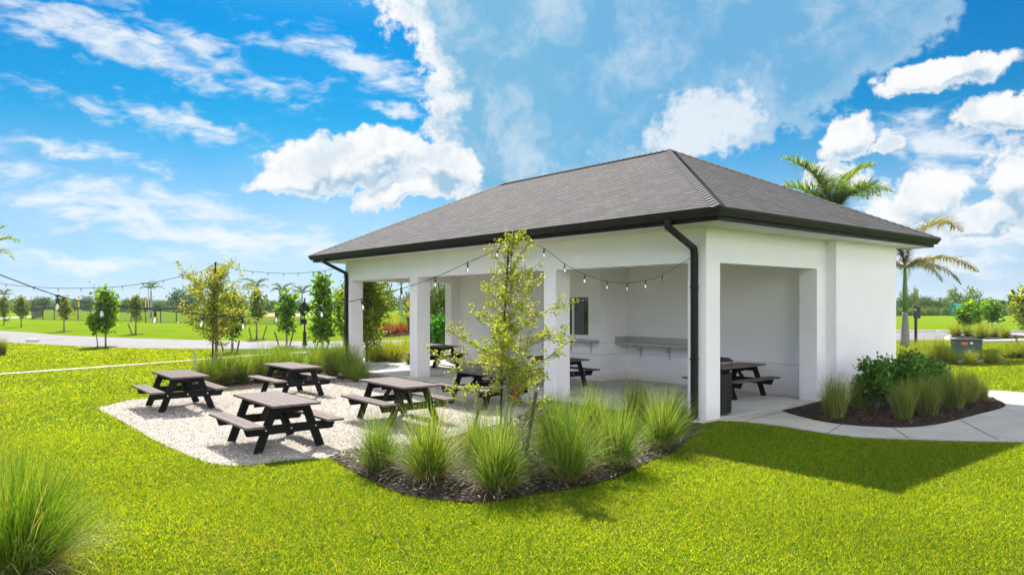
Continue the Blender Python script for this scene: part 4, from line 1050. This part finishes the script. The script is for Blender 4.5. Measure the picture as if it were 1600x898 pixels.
def yellow_sign():
    p = at(638, 523); r = empty('road_sign', p, R(62), 'yellow diamond road sign on a black post seen nearly edge-on past the second post', 'road sign')
    b = MB(); b.tube([(0, 0, 0), (0, 0, 2.75)], .05, 8); b.build('post', M['black'], r)
    q = .5; zc = CAMZ + (HOR - 473) / F * p.y
    def dia(q, y0, y1): 
        b = MB(); b.poly([(-q, y0, zc), (0, y0, zc - q), (q, y0, zc), (0, y0, zc + q), (-q, y1, zc), (0, y1, zc - q), (q, y1, zc), (0, y1, zc + q)], [(0, 1, 2, 3), (7, 6, 5, 4), (0, 4, 5, 1), (1, 5, 6, 2), (2, 6, 7, 3), (3, 7, 4, 0)]); return b
    dia(q, -.075, -.06).build('border', M['black'], r); dia(q * .88, -.082, -.076).build('yellow_plate', M['yellow_paint'], r)
    b = MB(); b.box(-.2, .2, -.075, -.06, 1.35, 1.75); b.build('lower_plate', M['yellow_paint'], r)
yellow_sign()
def notice_post():
    p = at(1431, 543); r = empty('notice_post', p, R(12), 'black square notice board on a black post beside the bent palm', 'sign post')
    h = CAMZ + (HOR - 479) / F * p.y; b = MB(); b.box(-.05, .05, -.05, .05, 0, h + .08); b.build('post', M['black'], r)
    b = MB(); b.box(-.2, .2, -.10, -.052, h - .62, h); bo = b.build('board', M['black_plastic'], r, bevel=.01)
    b = MB(); b.box(-.16, -.08, -.106, -.1015, h - .20, h - .12); b.build('sticker', M['white_paint'], bo)
notice_post()
def utility_box():
    p = at(1513, 566.5); ang = R(-18); r = empty('utility_box', p, ang, 'dark green electrical transformer box on a concrete pad among yellow grasses', 'utility box')
    b = MB(); b.box(-.62, .62, -.12, .85, 0, .1); b.build('pad', M['kerb'], r, bevel=.01)
    b = MB(); b.box(-.44, .48, 0, .7, .1, .86); b.build('cabinet', M['green_box'], r, bevel=.015)
    b = MB(); b.box(-.47, .51, -.04, .74, .861, .91); b.build('lid', M['green_box'], r, bevel=.015)
    for x0, x1, z0, z1, m in ((-.24, -.02, .70, .80, 'orange_tape'), (.06, .16, .73, .81, 'white_paint')):
        b = MB(); b.box(x0, x1, -.006, -.002, z0, z1); b.build('warning_label', M[m], r)
    b = MB(); b.box(.0, .04, -.03, -.003, .38, .5); b.build('latch', M['steel'], r)
utility_box()
p = Vector(((1494 - 800) / F * 132, 132, 0)); r = empty('shed', p, .3, 'teal shed half hidden among the distant trees at right', 'shed')
b = MB(); b.box(-.75, .75, -.6, .6, 0, 2.0); b.build('wall', M['teal'], r); b = MB(); b.poly([(-.85, -.7, 2.0), (.85, -.7, 2.0), (.85, .7, 2.0), (-.85, .7, 2.0), (-.85, 0, 2.4), (.85, 0, 2.4)], [(0, 1, 5, 4), (3, 4, 5, 2), (0, 4, 3), (1, 2, 5), (0, 3, 2, 1)]); b.build('roof', M['teal'], r)
b = MB(); b.lathe([(.0, 0), (.2, .02), (.22, .1), (.14, .19), (.0, .22)], 9); b.v = [(x * (1 + .25 * math.sin(7 * y + 3 * z)), y * (1 + .2 * math.cos(9 * x)), z) for x, y, z in b.v]
o = b.build('rock', M['rock'], None, at(1468, 611), .4); tag(o, 'pale rock behind the right-hand bed near the grasses', 'rock')

# ------------------------------------------------------------------ bulb strings
def bulb_string(ends, px_pts, D_of, label, upto=None, rad=.0048, tilt=0):
    """px_pts: pixels of bulbs in order; D_of(i/n) distance; the cable runs through the points"""
    n = len(px_pts); P = [at_d(x, y, D_of(i / max(1, n - 1))) for i, (x, y) in enumerate(px_pts)]
    line = ([ends[0]] if ends[0] is not None else []) + P + ([ends[1]] if ends[1] is not None else [])
    root = empty('string_light', line[0], 0, label, 'string light', 'strings of outdoor bulbs')
    loc = [p - line[0] for p in line]; sm = []
    for i in range(len(loc) - 1):
        a, b_, c, d = loc[max(0, i - 1)], loc[i], loc[i + 1], loc[min(len(loc) - 1, i + 2)]
        for j in range(4):
            t = j / 4; sm.append(.5 * ((2 * b_) + (c - a) * t + (2 * a - 5 * b_ + 4 * c - d) * t * t + (3 * b_ - a - 3 * c + d) * t ** 3))
    sm.append(loc[-1]); b = MB(); b.tube(sm, rad, 5); b.build('cable', M['black_plastic'], root)
    for p in P:
        s = link('socket', SOCK, None, root, p - line[0]); s.scale = (.76, .76, .76); s.rotation_euler = (rnd.gauss(0, .12), tilt + rnd.gauss(0, .16), rnd.uniform(0, 6))
        link('bulb', BULB, None, s)
b = MB(); b.lathe([(.010, .012), (.012, -.012), (.008, -.016), (.008, -.026), (.017, -.03), (.019, -.085), (.016, -.09)], 10); b.bar((-.03, 0, 0), (.03, 0, 0), .016, .016)
SOCK = b.build('socket', M['black_plastic'], smooth=False).data; bpy.data.objects.remove(bpy.data.objects['socket'])
b = MB(); b.lathe([(.013, -.09), (.016, -.10), (.028, -.128), (.031, -.145), (.027, -.165), (.012, -.182), (.0, -.186)], 12)
BULB = b.build('bulb', M['bulb'], smooth=True).data; bpy.data.objects.remove(bpy.data.objects['bulb'])
TOP = TP + Vector((.07, .08, 3.36))
s3 = [(90, 462), (157, 474), (243, 484), (319, 491), (379, 495), (431, 486), (502, 478), (565, 467), (627, 451), (680, 433), (731, 410), (779, 388)]
bulb_string((at_d(-60, 406, 5.6), TOP), s3, lambda t: 6.4 + (10.8 - 6.4) * t, 'nearest bulb string sagging from the left edge up to the young oak')
s4 = [(850, 388), (882, 412), (914, 429), (948, 439), (980, 442), (1009, 438), (1035, 429)]
bulb_string((TOP, ts(.15, -.12, 3.26)), s4, lambda t: 11.2 + 2.0 * t, 'bulb string hung from the young oak to the corner downspout')
s1 = [(369, 420), (395, 424), (419, 426), (443, 427), (466, 426.5), (489, 425), (508, 423), (528, 419)]
bulb_string((PT_A, ts(15.1, -.1, 3.4)), s1, lambda t: 24 + 1.2 * t, 'far bulb string from the left pole to the left end of the pavilion', rad=.009)
s2 = [(315, 424), (286, 431), (255, 438), (224, 443), (191, 447), (163, 449), (127, 450), (91, 450), (52, 448), (10, 444)]
bulb_string((PT_A, at_d(-60, 432, 24)), s2, lambda t: 24.0, 'bulb string running from the left pole out of the left edge', rad=.009)

# ------------------------------------------------------------------ lawn blades, mulch chips, stray leaves
def lawn_blades():
    zones = [(5.4, 9, 6000, .0085, .036), (9, 13, 3600, .011, .038), (13, 18, 1100, .021, .042), (18, 27, 460, .033, .048), (27, 42, 260, .06, .055)]
    ex = [road, gravel, front_bed, left_bed, right_bed, walk, sidewalk, [p.xy for p in slab]]
    Vs, Cs = [], []
    for d0, d1, den, w, h in zones:
        xm = .76 * d1 + .6; n = int(den * 2 * xm * (d1 - d0))
        X = rng.uniform(-xm, xm, n); Y = rng.uniform(d0, d1, n); k = np.abs(X) < .74 * Y + .5
        if True:
            # thin out where nothing can be seen of the lawn (behind the pavilion)
            s_ = (X - C0.x) * V.x + (Y - C0.y) * V.y; t_ = (X - C0.x) * U.x + (Y - C0.y) * U.y
            k &= ~((s_ > -.2) & (t_ > -.2) & (s_ < W + .1))
        XJ, YJ = X + rng.normal(0, .035, n), Y + rng.normal(0, .035, n)
        for e in ex: k &= ~inside(e, XJ, YJ)
        X, Y = X[k], Y[k]; n = len(X)
        a = rng.uniform(0, 2 * np.pi, n); hh = h * rng.uniform(.55, 1.25, n); ln = rng.uniform(.2, 1.3, n) * hh; la = rng.uniform(0, 2 * np.pi, n); ww = w * rng.uniform(.6, 1.3, n) / 2
        base = np.stack([X, Y, np.zeros(n)], 1); sd_ = np.stack([np.cos(a) * ww, np.sin(a) * ww, np.zeros(n)], 1)
        tip = base + np.stack([np.cos(la) * ln, np.sin(la) * ln, hh], 1)
        Vs.append(np.stack([base - sd_, base + sd_, tip], 1).reshape(-1, 3))
        patch = .5 + .5 * np.sin(X * 1.3 + 1.1 * np.sin(Y * .9)) * np.sin(Y * 1.1 + .8 * np.sin(X * .7))
        c = pal(n, [(.100, .215, .005), (.138, .25, .007), (.20, .29, .012), (.045, .135, .005), (.19, .22, .07)], (.30, .29, .16, .16, .09), .28) * (.88 + .24 * patch)[:, None]; dry = np.clip(np.sin(X * .8 + 2 + 1.3 * np.sin(Y * .6)) * np.sin(Y * .9 + X * .35) + .35 * np.sin(X * 3.1 + Y * 2.3) - .60, 0, 1)[:, None] * (rng.uniform(0, 1, (n, 1)) < .4); c = c * (1 - dry) + np.array([[.15, .17, .06]]) * dry
        Cs.append(np.repeat(c, 3, 0))
    Vn = np.concatenate(Vs); me = np_mesh('lawn_grass', Vn, np.arange(len(Vn)).reshape(-1, 3), np.concatenate(Cs)); me.materials.append(M['blade'])
    o = link('lawn_grass', me); tag(o, 'bright yellow-green mown lawn grass around the patio', 'grass', None, 'stuff'); print('blades', len(Vn) // 3)
lawn_blades()
def chips(poly, z, n, cols, name, label, size=(.02, .07), cat='mulch', spill=0):
    xs = [p[0] for p in poly]; ys = [p[1] for p in poly]; X = rng.uniform(min(xs), max(xs), n * 3); Y = rng.uniform(min(ys), max(ys), n * 3); k = inside(poly, X, Y); X, Y = X[k][:n], Y[k][:n]; n = len(X)
    if spill: X = X + rng.normal(0, spill, n) * (rng.uniform(0, 1, n) < .6); Y = Y + rng.normal(0, spill, n)
    a = rng.uniform(0, 6.28, n); l = rng.uniform(*size, n) / 2; w = l * rng.uniform(.2, .5, n); ti = rng.normal(0, .3, n)
    ux = np.stack([np.cos(a) * np.cos(ti), np.sin(a) * np.cos(ti), np.sin(ti)], 1) * l[:, None]; uy = np.stack([-np.sin(a), np.cos(a), rng.normal(0, .3, n)], 1) * w[:, None]
    c = np.stack([X, Y, z + rng.uniform(.004, .03, n)], 1); V_ = np.stack([c - ux - uy, c + ux - uy, c + ux + uy, c - ux + uy], 1).reshape(-1, 3)
    V_[:, 2] = np.maximum(V_[:, 2], z + .002)
    me = np_mesh(name, V_, np.arange(n * 4).reshape(n, 4), np.repeat(pal(n, cols, None, .3), 4, 0)); me.materials.append(M['chips']); o = link(name, me); tag(o, label, cat, None, 'stuff')
MC = [(.05, .037, .031), (.10, .078, .066), (.17, .14, .12), (.03, .022, .018), (.30, .26, .22), (.13, .10, .08)]
chips(front_bed, .022, 9000, MC, 'mulch_chips', 'loose bark chips and litter over the front bed')
chips(right_bed, .040, 5000, [(.04, .022, .016), (.07, .04, .028), (.025, .016, .012), (.12, .08, .06)], 'mulch_chips', 'dark reddish bark chips over the right-hand bed')
chips(gravel, .008, 110000, [(.56, .51, .45), (.48, .42, .36), (.62, .58, .53), (.26, .215, .17), (.66, .63, .59), (.57, .51, .44)], 'gravel_stones', 'loose pale crushed shell stones over the patio', (.012, .034), 'gravel', .05)

# ------------------------------------------------------------------ air: a thin even haze round the whole place
def haze():
    m = bpy.data.materials.new('haze_air'); m.use_nodes = True; m.node_tree.nodes.clear(); T = NT(m.node_tree)
    v = T.add('ShaderNodeVolumePrincipled'); v.inputs['Color'].default_value = (.80, .90, 1, 1); v.inputs['Density'].default_value = .00022; v.inputs['Anisotropy'].default_value = 0
    T.l.new(v.outputs[0], T.add('ShaderNodeOutputMaterial').inputs['Volume'])
    b = MB(); b.box(-1450, 1450, -350, 1450, -1, 22); o = b.build('haze', m); o['kind'] = 'stuff'
haze()
